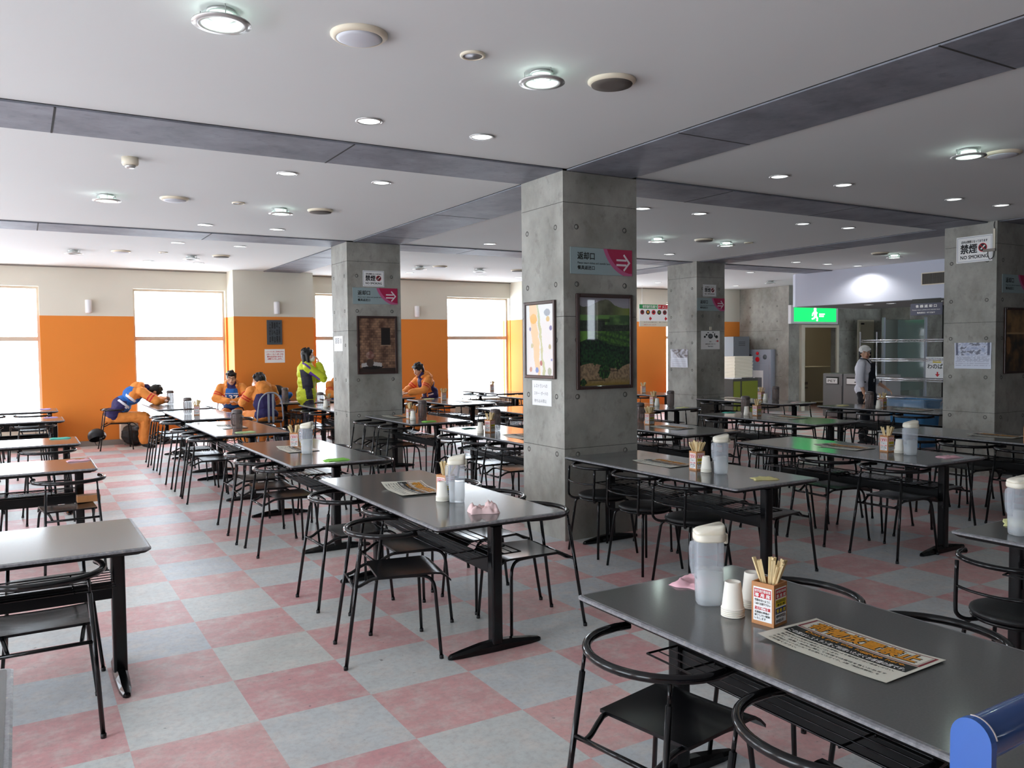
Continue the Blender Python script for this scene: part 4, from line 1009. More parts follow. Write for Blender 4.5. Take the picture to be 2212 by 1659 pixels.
def side(k, s, kind, vs, offs=None, angs=None):
    """chairs along one long side: s=-1 the low side (facing +), s=+1 the far side (facing -); vs = positions of the chair centres along the table"""
    x, y, rot, L, ph = TB[k]; n_ = len(vs)
    for i, v in enumerate(vs):
        d = offs[i] if offs else random.uniform(-.02, .03); a = math.radians(angs[i]) if angs else random.uniform(-.05, .05)
        back = .05 - d if kind == 'S' else .08 - d      # how far the chair centre lies inside the table edge
        u = back if s < 0 else TW-back
        if rot: px, py = x+v, y+u; base = 0 if s < 0 else PI
        else: px, py = x+u, y+v; base = -PI/2 if s < 0 else PI/2
        sd = ('near' if s < 0 else 'far')+' side' if rot else ('left' if s < 0 else 'right')+' side'
        if n_ == 1: nm = 'only one'
        elif rot: nm = (['left', 'right'] if n_ == 2 else ['left', 'middle', 'right'])[i]
        else: nm = (['nearer', 'farther'] if n_ == 2 else ORD3)[i]
        chair(kind, px, py, base+a, '%s of %s, %s' % (sd, SHORT[k], nm))
side('A0', -1, 'S', [.77, 1.39], [.035, .04], [6, 10]); side('A0', 1, 'S', [1.02, 1.53], [.03, .03], [3, -3])
side('A1', -1, 'S', [.40, .84, 1.40], [.12, -.14, .0], [-11, -3, 2]); side('A1', 1, 'S', [.37, .88, 1.42], [.02, .05, .03], [-4, 2, 0])
side('A2', -1, 'S', [.36, .88, 1.40], [.0, .03, .0], [1, -2, 2]); side('A2', 1, 'S', [.38, .90, 1.42])
side('A3', -1, 'S', [.34, .86, 1.44], [.04, .03, .04]); side('A3', 1, 'S', [.38, .90, 1.42])
side('A4', -1, 'S', [.36, .86, 1.40], [.04, .07, .03]); side('A4', 1, 'S', [.38, .90, 1.42])
side('B0', -1, 'R', [1.46], [.21], [6]); 
side('B1', -1, 'R', [.46, .95, 1.48], [.0, -.0, -.03], [-3, 2, 0]); side('B1', 1, 'S', [.38, .90, 1.40], [.0, .03, .02], [6, 0, 2])
side('B2', -1, 'S', [.38, .88, 1.40]); side('B2', 1, 'S', [.40, .92])
side('B3', -1, 'S', [.34, .76, 1.18], [.07, .08, .07]); side('B3', 1, 'S', [.40, .95])
side('B4', -1, 'S', [.50, .98, 1.42], [.04, .03, .05]); side('B4', 1, 'S', [.5])
side('C1', -1, 'S', [.28, .86, 1.36], [.0, .0, .02], [2, -4, 3]); side('C1', 1, 'S', [.40, .95, 1.42])
side('C2', -1, 'S', [.40, .92, 1.42]); side('C2', 1, 'S', [.40, .92, 1.42])
side('C3', -1, 'S', [.34, .74, 1.30], [.10, .06, .04]); side('C3', 1, 'S', [.40, .92, 1.42])
side('C4', -1, 'S', [.40, .92, 1.42]); side('C4', 1, 'S', [.40, .92, 1.42])
side('D1', -1, 'S', [.42, .92, 1.42]); side('D1', 1, 'S', [.8, 1.4])
side('D2', -1, 'S', [.36, .84, 1.38]); side('D2', 1, 'S', [.40, .92, 1.42])
side('D3', -1, 'S', [.40, 1.3]); side('D3', 1, 'S', [.30, .92])
side('D5', -1, 'S', [.45, 1.05]); side('D5', 1, 'S', [.5, 1.05])
side('E1', -1, 'S', [.36, .90, 1.40]); side('E1', 1, 'S', [1.42])
side('E2', -1, 'S', [.40, .92, 1.42]); side('E2', 1, 'S', [.40, .92])
side('E4', -1, 'S', [.4, 1.0]); side('B5', -1, 'S', [.45])
side('L1', -1, 'S', [.85, 1.41], [.05, .04], [0, 1]); side('L1', 1, 'S', [.75, 1.45])
side('L2', -1, 'S', [.92, 1.64], [.06, .12], [0, 4]); side('L2', 1, 'S', [.75, 1.40])
side('L3', -1, 'S', [.92, 1.56], [.05, .05]); side('L3', 1, 'S', [.75, 1.40])
side('L4', -1, 'S', [.92, 1.50]); side('L4', 1, 'S', [.75, 1.40])
side('L5', -1, 'S', [.92, 1.50])
side('A5', 1, 'S', [.40, .92])
chair('S', 1.33, 14.72, -PI/2, 'under the person asleep on the table', 'seats with people')
chair('A', 3.12, 14.62, PI, 'under the person with blue bib number', 'seats with people')
chair('A', 3.30, 13.08, 0.1, 'behind the masked person seen from the back', 'seats with people')
chair('S', 6.60, 14.05, PI/2, 'under the person looking down by the window', 'seats with people')
chair('S', 4.95, 14.62, PI, 'under the person half hidden by the second pillar', 'seats with people')
chair('A', 9.0, 4.35, PI/2, 'at the right edge beside the chopstick box', 'seats with people')

# ================================================================== THINGS ON THE TABLES
def water_jug():
    """clear square jug with cream lid; spout side +X, grip side -X"""
    root = empty('water_jug')
    prof = [(.040, .001), (.043, .006), (.0445, .03), (.046, .12), (.0475, .215), (.047, .222)]
    mb = MB().lathe(prof, 'milky_plastic', 36, sq=3.2, cap=False); mb.lathe([(.001, .0012), (.040, .001)], 'milky_plastic', 36, sq=3.2, cap=False); mb.obj('body', root)
    mb = MB(); mb.lathe([(.041, .004), (.0435, .03), (.045, .115)], 'water', 30, sq=3.2); mb.obj('water', root)
    mb = MB(); loops = []
    for z, d in ((.085, .044), (.10, .058), (.13, .064), (.19, .066), (.208, .062), (.214, .047)):
        loops.append([(x, y, z) for x, y in rrect(-d, -.017, -.036, .017, .008, 3)])
    loft(mb, loops, 'milky_plastic', True); mb.obj('handle', root)
    mb = MB(); mb.lathe([(.050, .216), (.0515, .222), (.0515, .236), (.049, .240)], 'cream_plastic', 36, sq=3.2)
    V = []; loops = []
    for t, z in ((0, .238), (1, .245)):
        pass
    wedge = [[(-.048, y, .238) for y in (-.036, -.012, .012, .036)]]
    L0 = [(x, y, .239) for x, y in rrect(-.049, -.040, .050, .040, .018, 4)]
    L1 = [(x, y, .246+.020*(x+.049)/.099) for x, y, z in L0]
    L2 = [(x*.90+.001, y*.82, z+.006) for x, y, z in L1]
    loft(mb, [L0, L1, L2], 'cream_plastic', True)
    mb.box((.046, -.022, .205), (.060, .022, .240), 'cream_plastic', bev=.005); mb.obj('lid', root)
    return root
def smoke_jug():
    root = empty('smoked_pitcher')
    mb = MB().lathe([(.048, .001), (.052, .008), (.053, .06), (.054, .17), (.054, .185)], 'smoke_plastic', 28, cap=False).lathe([(.002, .002), (.048, .001)], 'smoke_plastic', 28, cap=False)
    for k in range(12): a = 2*PI*k/12; mb.tube([(.0535*math.cos(a), .0535*math.sin(a), .02), (.0545*math.cos(a), .0545*math.sin(a), .17)], .0018, 'smoke_plastic', 4)
    mb.obj('body', root)
    mb = MB().lathe([(.055, .183), (.057, .190), (.056, .214), (.048, .226), (.02, .231), (.002, .232)], 'smoke_lid', 28); mb.box((-.012, -.066, .198), (.012, -.045, .216), 'smoke_lid', bev=.003); mb.obj('lid', root)
    MB().tube(bez([(0, .050, .192), (0, .082, .190), (0, .100, .165), (0, .098, .105), (0, .085, .068), (0, .052, .060)], 5), .0068, 'smoke_plastic', 8).obj('handle', root)
    return root
mat('smoke_lid', S(96, 86, 84), 0.4)
def cups(n=5):
    root = empty('paper_cup_stack')
    mb = MB().lathe([(.0365, .0), (.037, .004), (.0345, .008), (.0255, .088), (.0235, .0895), (.0225, .085), (.002, .084)], 'paper_cup', 28); mb.obj('upper_cup', root)
    mb = MB()
    for k in range(n): mb.lathe([(.0352, .006*k+.0005), (.0372, .006*k+.0010), (.0378, .006*k+.0028), (.0365, .006*k+.0045), (.0348, .006*k+.0052)], 'paper_cup', 28)
    for v in range(len(mb.v)): pass
    mb.obj('stacked_rims', root)
    root['lift'] = .006*(n-1)
    for c in root.children: pass
    return root
def cup_stack_fix(root, n):
    for c in root.children:
        if c.name.startswith('upper_cup'): c.location.z = .0055*(n-1)
def sticker_left(mb, fn):
    q = lambda x0, y0, x1, y1, mt, z: mb.add([fn(p) for p in [(x0, y0, z), (x1, y0, z), (x1, y1, z), (x0, y1, z)]], [(0, 1, 2, 3)], mt)
    t = lambda s, x0, y0, x1, y1, mt, z=.0016, b=.02: put_text(mb, s, x0, y0, x1, y1, mt, z, b, fn)
    q(-.032, .012, .032, .118, 'paper_white', .0008); q(-.029, .085, .029, .113, 'ink_red', .0012)
    t('修学旅行御食事', -.027, .101, .027, .111, 'ink_white'); t('専 用 席', -.026, .087, .026, .099, 'ink_white', b=.04)
    t('空席のないように', -.027, .073, .027, .081, 'ink_dark'); t('つめてお座り下さい', -.027, .062, .027, .070, 'ink_dark')
    t('足元にご注意', -.027, .047, .027, .057, 'ink_red', b=.04)
    t('先頭様の準備が', -.027, .036, .024, .043, 'ink_dark'); t('終了しだい開放', -.027, .0265, .026, .0335, 'ink_dark'); t('いたします', -.027, .017, .012, .024, 'ink_dark')
def sticker_right(mb, fn):
    q = lambda x0, y0, x1, y1, mt, z: mb.add([fn(p) for p in [(x0, y0, z), (x1, y0, z), (x1, y1, z), (x0, y1, z)]], [(0, 1, 2, 3)], mt)
    t = lambda s, x0, y0, x1, y1, mt, z=.0016, b=.03: put_text(mb, s, x0, y0, x1, y1, mt, z, b, fn)
    q(-.032, .010, .032, .120, 'paper_white', .0008); q(-.030, .088, .030, .116, 'ink_red', .0012); q(-.030, .062, .030, .084, 'ink_yellow', .0012); q(-.030, .040, .030, .058, 'ink_blue', .0012)
    t('修学旅行御食事', -.027, .104, .027, .113, 'ink_white'); t('専 用 席', -.026, .090, .026, .101, 'ink_white', b=.04); t('RESERVED', -.026, .074, .026, .082, 'ink_dark'); t('専用 席', -.022, .064, .022, .071, 'ink_dark')
    t('預 約 席', -.026, .043, .026, .055, 'ink_yellow', b=.04); t('예약되어있는', -.027, .027, .027, .037, 'ink_dark'); t('좌석입니다', -.027, .013, .015, .023, 'ink_dark')
def chop_box(seed):
    rnd = random.Random(seed); root = empty('chopstick_box'); w = .0385; h = .132
    mb = MB()
    for (x0, y0, x1, y1) in ((-w, -w, w, -w+.005), (-w, w-.005, w, w), (-w, -w+.005, -w+.005, w-.005), (w-.005, -w+.005, w, w-.005)): mb.box((x0, y0, .0), (x1, y1, h), 'wood_box')
    mb.box((-w+.005, -w+.005, 0), (w-.005, w-.005, .006), 'wood_box'); mb.obj('box', root)
    mb = MB(); sticker_left(mb, lambda p: (p[0], -w-p[2], p[1])); sticker_right(mb, lambda p: (w+p[2], p[0], p[1])); mb.obj('stickers', root)
    for k in range(17):
        bx_, by_ = rnd.uniform(-.022, .022), rnd.uniform(-.022, .022); tx = bx_*1.25+(rnd.uniform(.005, .05) if bx_ > 0 else -rnd.uniform(.005, .05)); ty = by_*1.3+rnd.uniform(-.02, .02)
        tx = max(-.056, min(.056, tx)); ty = max(-.054, min(.054, ty)); bx_ = -tx*.5; by_ = -ty*.5
        Lk = rnd.uniform(.185, .207); a = Vector((bx_*.8, by_*.8, .008)); d = (Vector((tx, ty, .20))-a).normalized(); e = a+d*Lk
        q = d.to_track_quat('Z', 'X').to_matrix().to_4x4(); T = Matrix.Translation(a) @ q @ Matrix.Rotation(rnd.uniform(0, PI), 4, 'Z')
        mb = MB(); mb.box((-.0062, -.0027, 0), (-.0004, .0027, Lk), 'chopstick', T).box((.0004, -.0027, 0), (.0062, .0027, Lk-.001), 'chopstick', T); mb.obj('chopstick', root)
    return root
def flyer(cs, seed):
    """A3 luggage notice lying on the table; reads along local +X, curled by cs"""
    rnd = random.Random(seed); w, h = .42, .272
    def fn(p):
        x, y = p[0], p[1]; z = p[2]
        z += .0018+cs*(.034*max(0, (-x-.06)/.15)**2*(.55+.45*max(0, -y*4+.4)) + .008*max(0, (x-.12)/.09)**2) + abs(cs)*.002*math.sin(x*22+seed)*(1+y*3)
        return (x-cs*.012*max(0, (-x-.08)/.13)*(-1), y, max(z, .0006))
    mb = MB(); nx, ny = 28, 14; V = []; F = []
    for lay in (0, 1):
        for j in range(ny+1):
            for i in range(nx+1):
                p = fn(((i/nx-.5)*w, (j/ny-.5)*h, 0)); V.append((p[0], p[1], p[2]-(.0005 if lay else 0)))
    K = (nx+1)*(ny+1)
    for j in range(ny):
        for i in range(nx): a = j*(nx+1)+i; F.append((a, a+1, a+nx+2, a+nx+1)); F.append((K+a, K+a+nx+1, K+a+nx+2, K+a+1))
    mb.add(V, F, 'paper_cream', True)
    def strip(x0, y0, x1, y1, mt, z):
        n_ = 24; V = []; F = []
        for i in range(n_+1):
            x = x0+(x1-x0)*i/n_
            for y in (y0, (y0+y1)/2, y1): V.append(fn((x, y, z)))
        for i in range(n_):
            for j in range(2): a = i*3+j; F.append((a, a+3, a+4, a+1))
        mb.add(V, F, mt)
    strip(-.198, .030, .198, .124, 'ink_maroon', .0003); strip(-.190, .034, .190, .119, 'paper_cream', .0006); strip(-.187, .037, .187, .116, 'ink_maroon', .0008); strip(-.186, .038, .186, .115, 'paper_cream', .0010)
    strip(-.198, -.034, .198, .026, 'ink_dark', .0004)
    t = lambda s, x0, y0, x1, y1, mt, z, b=.0: put_text(mb, s, x0, y0, x1, y1, mt, z, b, fn)
    t('荷物放置禁止', -.172, .046, .170, .108, 'ink_dark', .0013, .09); t('荷物放置禁止', -.172, .046, .170, .108, 'ink_orange', .0019, .035)
    t("Don't put the luggage here.", -.15, .002, .17, .023, 'ink_orange', .0010, .02); t('この席はレストランをご利用いただくお客様の席です。', -.188, -.028, .188, -.006, 'ink_white', .0010, .015)
    for k, (tx, x1) in enumerate([('混雑時のお客様の座席における荷物による場所取りはご遠慮ください。', .175), ('撤去させていただく場合もございます。', .02), ('また、盗難・紛失に関して当店では責任を負いかねます', .175), ('お荷物はコインロッカーをお使いいただくか、2階「無料休憩所」を', .165), ('ご利用ください。', -.08)]):
        t(tx, -.180, -.052-.0175*k, x1, -.042-.0175*k, 'ink_dark', .0008, .01)
    return mb.obj('luggage_notice')
def cloth(kind, mt, seed, w=.15, d=.09, hgt=.016):
    rnd = random.Random(seed); nx, ny = 26, 18; V = []; F = []
    for lay in (0, 1):
        for j in range(ny+1):
            for i in range(nx+1):
                u, v = i/nx-.5, j/ny-.5; e = max(0, 1-(max(abs(u), abs(v))*2)**6)
                n1 = mnoise.noise(Vector((u*3+seed, v*3, seed*.7))); n2 = mnoise.noise(Vector((u*9+seed, v*9, seed)))
                x = u*w*(1+.18*n1); y = v*d*(1+.28*mnoise.noise(Vector((u*2, v*2+seed, 4)))); 
                z = hgt*e*(.55+kind*1.6*max(-.25, n1)+kind*.8*n2)+.002
                V.append((x, y, max(.001, z) if not lay else .0006))
    K = (nx+1)*(ny+1)
    for j in range(ny):
        for i in range(nx): a = j*(nx+1)+i; F.append((a, a+1, a+nx+2, a+nx+1)); F.append((K+a, K+a+nx+1, K+a+nx+2, K+a+1))
    for i in range(nx): F.append((i+1, i, K+i, K+i+1)); a = ny*(nx+1)+i; F.append((a, a+1, K+a+1, K+a))
    for j in range(ny): a = j*(nx+1); F.append((a, a+nx+1, K+a+nx+1, K+a)); a += nx; F.append((a+nx+1, a, K+a, K+a+nx+1))
    mb = MB(); mb.add(V, F, mt, True); return mb.obj('folded_cloth')

J0 = water_jug(); S0 = smoke_jug(); JN = SN = BN = CN = 0
BX = {s: chop_box(s) for s in (1, 2, 3)}; BU = set(); C0 = cups(5); cup_stack_fix(C0, 5)
ZT = TH+.0008
def jug(x, y, rz, where_):
    global JN
    o = J0 if JN == 0 else copy_tree(J0); JN += 1; o.location = (x, y, ZT); o.rotation_euler = (0, 0, rz)
    tag(o, 'milky clear water jug with cream lid on the '+where_, 'water jug', 'clear water jugs on the tables'); return o
def sjug(x, y, rz, where_, extra=''):
    global SN
    o = S0 if SN == 0 else copy_tree(S0); SN += 1; o.location = (x, y, ZT); o.rotation_euler = (0, 0, rz)
    tag(o, 'smoky brown water pitcher with handle on the '+where_+extra, 'pitcher', 'smoked pitchers on the tables'); return o
def box(x, y, rz, where_, s=None):
    global BN
    s = s or (BN % 3)+1; BN += 1
    o = BX[s] if s not in BU else copy_tree(BX[s]); BU.add(s); o.location = (x, y, ZT); o.rotation_euler = (0, 0, rz)
    tag(o, 'wooden box of disposable chopsticks on the '+where_, 'chopstick box', 'chopstick boxes on the tables'); return o
def cup(x, y, where_, s=1.0):
    global CN
    o = C0 if CN == 0 else copy_tree(C0); CN += 1; o.location = (x, y, ZT); o.scale = (1, 1, s)
    tag(o, 'white paper cup stack '+where_, 'paper cups', 'paper cup stacks'); return o
def cl(x, y, rz, kind, mt, seed, lab, w=.15, d=.10, h=.014):
    o = cloth(kind, mt, seed, w, d, h); o.location = (x, y, ZT-.0004); o.rotation_euler = (0, 0, rz); tag(o, lab, 'cloth', 'table cloths for wiping'); return o
FL = {}
def fly(x, y, rz, cs, seed, where_):
    key = (cs, seed)
    if key not in FL: o = FL[key] = flyer(cs, seed)
    else: o = FL[key].copy(); COL.objects.link(o)
    o.location = (x, y, ZT); o.rotation_euler = (0, 0, rz); tag(o, 'orange titled notice sheet on the '+where_, 'notice', 'luggage notices on the tables'); return o
N = SHORT; R90 = -PI/2
# A0
jug(1.972, 2.02, -.54, N['A0']); cup(1.945, 1.885, 'in front of the jug on the foreground table'); cup(2.065, 1.915, 'behind the box on the foreground table', 1.05)
box(1.99, 1.775, -1.38, N['A0'], 1); fly(2.0, 1.50, R90+.03, .35, 3, N['A0']); cl(2.10, 2.225, .35, .5, 'cloth_pink', 3, 'pink cloth lying behind the water jug on the foreground table', .17, .12, .018)
# A1
jug(2.105, 4.145, -.54, N['A1']); cup(2.05, 4.22, 'beside the jug on the centre table'); box(2.125, 4.33, -1.24, N['A1'], 2); fly(2.06, 4.66, R90-.06, .9, 5, N['A1'])
cl(2.09, 3.80, -.3, 1.3, 'cloth_pinkpale', 6, 'crumpled pale pink cloth on the near end of the centre table', .15, .11, .03)
# A2, A3, A4, A5
jug(2.05, 6.80, -.54, N['A2']); box(2.10, 7.33, -.45, N['A2'], 3); fly(2.07, 7.13, R90, .5, 7, N['A2']); cl(2.12, 6.25, .1, .2, 'cloth_lime', 8, 'bright lime folded cloth on the table behind the centre one', .19, .10, .018)
sjug(2.02, 9.24, 2.3, N['A3']); cl(2.04, 8.98, .05, .2, 'cloth_palegreen', 9, 'pale green cloth beside the brown pitcher on the third row table', .20, .10, .014); fly(2.06, 9.70, R90, .5, 7, N['A3'])
sjug(1.99, 12.15, 2.5, N['A4']); box(2.06, 11.86, -.2, N['A4'], 1); sjug(2.13, 14.63, 2.5, N['A5'])
# B
jug(4.075, 4.06, -.5, N['B1']); cup(4.045, 4.17, 'beside the jug on the table in front of the middle pillar'); box(4.075, 4.29, -1.64, N['B1'], 3); fly(4.10, 4.66, R90+.03, .35, 3, N['B1'])
cl(4.14, 3.74, -.4, .4, 'cloth_yellow', 12, 'yellow folded cloth on the near end of the table before the middle pillar', .16, .11, .012)
jug(3.86, 1.995, -.54, N['B0']); cl(4.10, 2.13, .5, .4, 'cloth_paleyellow', 13, 'pale yellow cloth beside the cut off jug at the right edge', .17, .12, .014)
box(4.16, 7.42, -1.2, N['B2'], 1); sjug(4.30, 7.55, -.7, N['B2']); cup(4.05, 7.42, 'beside the box left of the middle pillar edge'); cl(4.16, 7.90, .1, .2, 'cloth_dkgreen', 15, 'dark green cloth on the table left of the middle pillar', .15, .10, .014)
fly(4.22, 6.86, R90, .35, 3, N['B2'])
box(4.17, 9.47, -1.55, N['B3'], 2); sjug(4.32, 9.43, -.7, N['B3']); cup(4.14, 9.32, 'in front of the box on the second pillar front table'); cl(4.19, 8.96, .1, .2, 'cloth_lime', 16, 'lime cloth on the table in front of the second pillar', .16, .09, .016); fly(4.16, 9.86, R90, .35, 3, N['B3'])
sjug(3.93, 12.30, 2.3, N['B4']); box(4.06, 12.36, -.2, N['B4'], 3); cup(3.97, 12.18, 'beside the pitcher beyond the second pillar')
sjug(3.93, 14.25, -.8, N['B5']); cl(4.02, 13.85, .1, .3, 'cloth_pinkpale', 18, 'pale pink cloth on the brown table by the orange pier', .24, .09, .012)
# C
box(6.03, 7.10, -1.55, N['C2'], 3); sjug(6.10, 7.36, 2.4, N['C2']); fly(5.98, 6.68, R90+.05, .35, 3, N['C2'])
jug(5.975, 3.92, -.4, N['C1']); cup(6.01, 4.04, 'beside the jug on the green reflecting table'); box(6.02, 4.155, -1.62, N['C1'], 1); fly(5.98, 4.53, R90+.06, .5, 7, N['C1'])
cl(6.09, 3.67, -.3, .5, 'cloth_pink', 21, 'pink cloth on the near end of the green reflecting table', .17, .10, .012)
box(6.17, 12.60, -.2, N['C4'], 2); fly(6.20, 12.0, R90, .35, 3, N['C4']); cl(6.1, 13.05, .1, .2, 'cloth_paleyellow', 22, 'pale yellow cloth on the bright table at the window', .18, .08, .012)
# D, E
box(7.86, 7.22, -1.55, N['D2'], 2); cup(7.80, 7.33, 'beside the box on the teal cloth table'); sjug(7.96, 7.50, 2.4, N['D2']); fly(7.92, 6.80, R90, .35, 3, N['D2']); cl(7.93, 7.76, .0, .2, 'cloth_teal', 23, 'teal folded cloth on the table behind the green reflecting one', .16, .10, .012)
fly(7.84, 4.28, R90+.06, .35, 3, N['D1']); box(7.62, 3.86, -.3, N['D1'], 3)
sjug(8.14, 9.12, -.6, N['D3']); box(8.14, 9.50, -1.55, N['D3'], 1); cup(8.06, 9.32, 'in front of the box beside the dishes pillar'); cl(8.07, 8.78, .1, .2, 'cloth_paleyellow', 24, 'yellow cloth on the table beside the dishes pillar', .18, .10, .012)
sjug(10.24, 9.02, -.6, N['E2']); cup(10.12, 9.12, 'beside the pitcher on the table in front of the hose cabinet'); box(10.22, 9.30, -1.55, N['E2'], 2); fly(10.1, 9.75, R90, .35, 3, N['E2']); cl(10.15, 8.55, .1, .2, 'cloth_pinkpale', 25, 'pale cloth on the far table in front of the corridor', .16, .09, .01)
sjug(9.98, 7.16, 2.4, N['E1']); cup(10.01, 7.04, 'in front of the kitchen worker'); box(10.18, 7.10, -1.55, N['E1'], 1); fly(10.15, 6.62, R90, .35, 3, N['E1']); cl(10.11, 7.68, .1, .2, 'cloth_yellow', 26, 'yellow cloth on the table before the kitchen worker', .17, .10, .012)
box(10.12, 12.1, -.3, N['E4'], 3); box(8.3, 14.7, -.3, N['D5'], 1)
# L
cl(.38, 7.43, .15, .4, 'cloth_pink', 31, 'pink cloth on the end of the second left table', .17, .10, .014); cl(.33, 9.48, .0, .3, 'cloth_teal', 32, 'teal cloth on the end of the third left table', .18, .10, .014)
cl(.34, 12.66, .0, .3, 'cloth_purple', 33, 'purple cloth on the fourth left table', .16, .10, .014); cl(.32, 14.62, .0, .3, 'cloth_purple', 34, 'purple cloth on the last left table at the window', .15, .10, .016)
# spoon on C2
mb = MB(); mb.ell((0, 0, .004), (.030, .018, .004), 'ink_white'); mb.tube([(.028, 0, .004), (.12, 0, .006)], .003, 'ink_white', 6); o = mb.obj('spoon'); o.location = (6.06, 6.90, ZT); o.rotation_euler = (0, 0, -1.3); tag(o, 'small white spoon lying on the table right of the middle pillar', 'spoon')
mb = MB(); mb.box((-.14, -.10, 0), (.14, .10, .002), 'ink_orange'); o = mb.obj('orange_paper'); o.location = (6.17, 9.58, ZT); o.rotation_euler = (0, 0, .1); tag(o, 'orange sheet of paper on the table left of the middle pillar', 'paper')
# cardboard piece on a chair seat under the second left table
mb = MB(); mb.box((-.08, -.05, 0), (.08, .05, .05), 'wood_box', bev=.004); o = mb.obj('cardboard_box'); o.location = (.42, 7.02, .436); tag(o, 'small brown box on the chair seat at the second left table', 'box')

# blue painted rail in the foreground
root = empty('blue_handrail', (1.05, .60, 0), (0, 0, .02)); tag(root, 'glossy blue painted handrail with rounded end post, in front of the foreground table', 'handrail')
def stad(r, z0, zc, n_=12): return [(-r, z0)]+[(r, z0)] + [(r*math.cos(PI*i/n_), zc+r*math.sin(PI*i/n_)) for i in range(n_+1)]
mb = MB(); T = Matrix(((0, 0, 1, 0), (-1, 0, 0, 0), (0, 1, 0, 0), (0, 0, 0, 1)))
RAILZ = 1.048
mb.prism([(-.027, .0), (.027, .0), (.027, RAILZ), *[(.027*math.cos(PI*i/14), RAILZ+.030*math.sin(PI*i/14)) for i in range(1, 14)], (-.027, RAILZ)], 0, .012, 'blue_paint_lit', T); mb.obj('end_post', root)
mb = MB(); mb.tube([(.012, 0, RAILZ-.002), (.50, 0, RAILZ-.002)], .0275, 'blue_paint_shaded', 28); sharp(mb.obj('top_bar', root), 60)
mb = MB(); mb.box((.012, -.016, 0), (.028, .016, RAILZ), 'blue_paint_shaded').box((.45, -.016, 0), (.48, .016, RAILZ-.02), 'blue_paint_shaded'); mb.obj('posts', root)
mb = MB(); mb.box((-.03, -.10, 0), (.06, .10, .012), 'blue_paint_shaded', bev=.003).box((.42, -.10, 0), (.51, .10, .012), 'blue_paint_shaded', bev=.003); mb.obj('base_plates', root)
mb = MB(); mb.tube([(.0125, .0282*math.cos(a)*1.0, RAILZ+.0300*math.sin(a)) for a in [PI*.08+PI*.5*i/14 for i in range(15)] if True], .0011, 'worn_edge', 5); q = mb.obj('worn_rim', root); q.scale = (1, -1, 1)

# ================================================================== FAR RIGHT: FIRE HOSE CABINET, STACKED TRAYS, BINS, RACK
root = empty('fire_hose_cabinet', (15.65, 14.18, 0), (0, 0, 0)); tag(root, 'grey steel fire hose cabinet with red lamp on the concrete wall', 'fire cabinet')
mb = MB(); mb.box((-.16, -.38, .22), (0, .38, 1.48), 'steel_grey', bev=.006); mb.obj('cabinet', root)
mb = MB(); mb.box((-.172, -.33, .26), (-.16, .33, 1.12), 'steel_grey', bev=.004); mb.obj('door', root)
T = Matrix.Rotation(-PI/2, 4, 'Y')
mb = MB(); mb.lathe([(.040, 0), (.038, .018), (.024, .034), (.002, .040)], 'red_plastic', 20, Matrix.Translation((-.16, .03, 1.385)) @ T); mb.obj('red_lamp', root)
mb = MB(); mb.lathe([(.062, 0), (.062, .012), (.048, .016), (.002, .010)], 'red_plastic', 24, Matrix.Translation((-.16, .03, 1.24)) @ T); mb.obj('call_button', root)
mb = MB()
for y in (-.20, .26): mb.lathe([(.062, 0), (.062, .003), (.002, .003)], 'locker_grey', 20, Matrix.Translation((-.16, y, 1.30)) @ T)
mb.obj('sounder_grilles', root)
mb = MB(); mb.box((-.1745, -.16, .52), (-.172, .16, .97), 'paper_white'); mb.box((-.1755, -.12, .56), (-.1745, .10, .80), 'ink_grey'); mb.obj('instruction_paper', root)
root = empty('metal_locker', (15.12, 14.62, 0)); tag(root, 'grey metal locker against the wall behind the stacked trays', 'locker')
mb = MB(); mb.box((-.28, -.25, 0), (.26, .25, 1.80), 'locker_grey', bev=.006); mb.obj('body', root)
mb = MB(); mb.box((-.26, -.262, .06), (.24, -.25, 1.76), 'locker_grey', bev=.003); mb.obj('door', root)
mb = MB()
for z in (1.58, 1.62, 1.66): mb.box((-.12, -.266, z), (.10, -.262, z+.012), 'ink_dark')
mb.obj('louvres', root)
root = empty('olive_cabinet', (13.69, 13.12, 0)); tag(root, 'low olive green cabinet under the stacked cream trays', 'cabinet')
mb = MB(); mb.box((-.38, -.22, 0), (.38, .22, .855), 'kitchen_dark', bev=.004); mb.obj('body', root)
mb = MB(); mb.box((-.37, -.232, .05), (-.17, -.22, .80), 'olive_green', bev=.003); mb.obj('door', root)
mb = MB(); mb.box((-.12, -.232, .05), (.37, -.22, .80), 'olive_green', bev=.003); mb.obj('door', root)
mb = MB(); mb.box((-.39, -.24, .855), (-.14, .23, .875), 'white_paint'); mb.obj('top', root)
mb = MB()
for i in range(20):
    t = mb; z = .877+.0255*i; dx = .004*math.sin(i*2.1)
tr = MB(); tr.box((-.27, -.19, 0), (.27, .19, .008), 'cream_plastic').box((-.28, -.20, .008), (.28, .20, .022), 'cream_plastic', bev=.004); t0 = tr.obj('serving_tray')
for i in range(20):
    o = t0 if i == 0 else t0.copy()
    if i: COL.objects.link(o)
    o.location = (13.66+.006*math.sin(i*2.1), 13.12+.005*math.cos(i*1.7), .8755+.0235*i); tag(o, 'topmost cream tray of the tall stack on the olive cabinet' if i == 19 else 'cream tray inside the tall stack on the olive cabinet', 'tray', 'stack of cream serving trays')
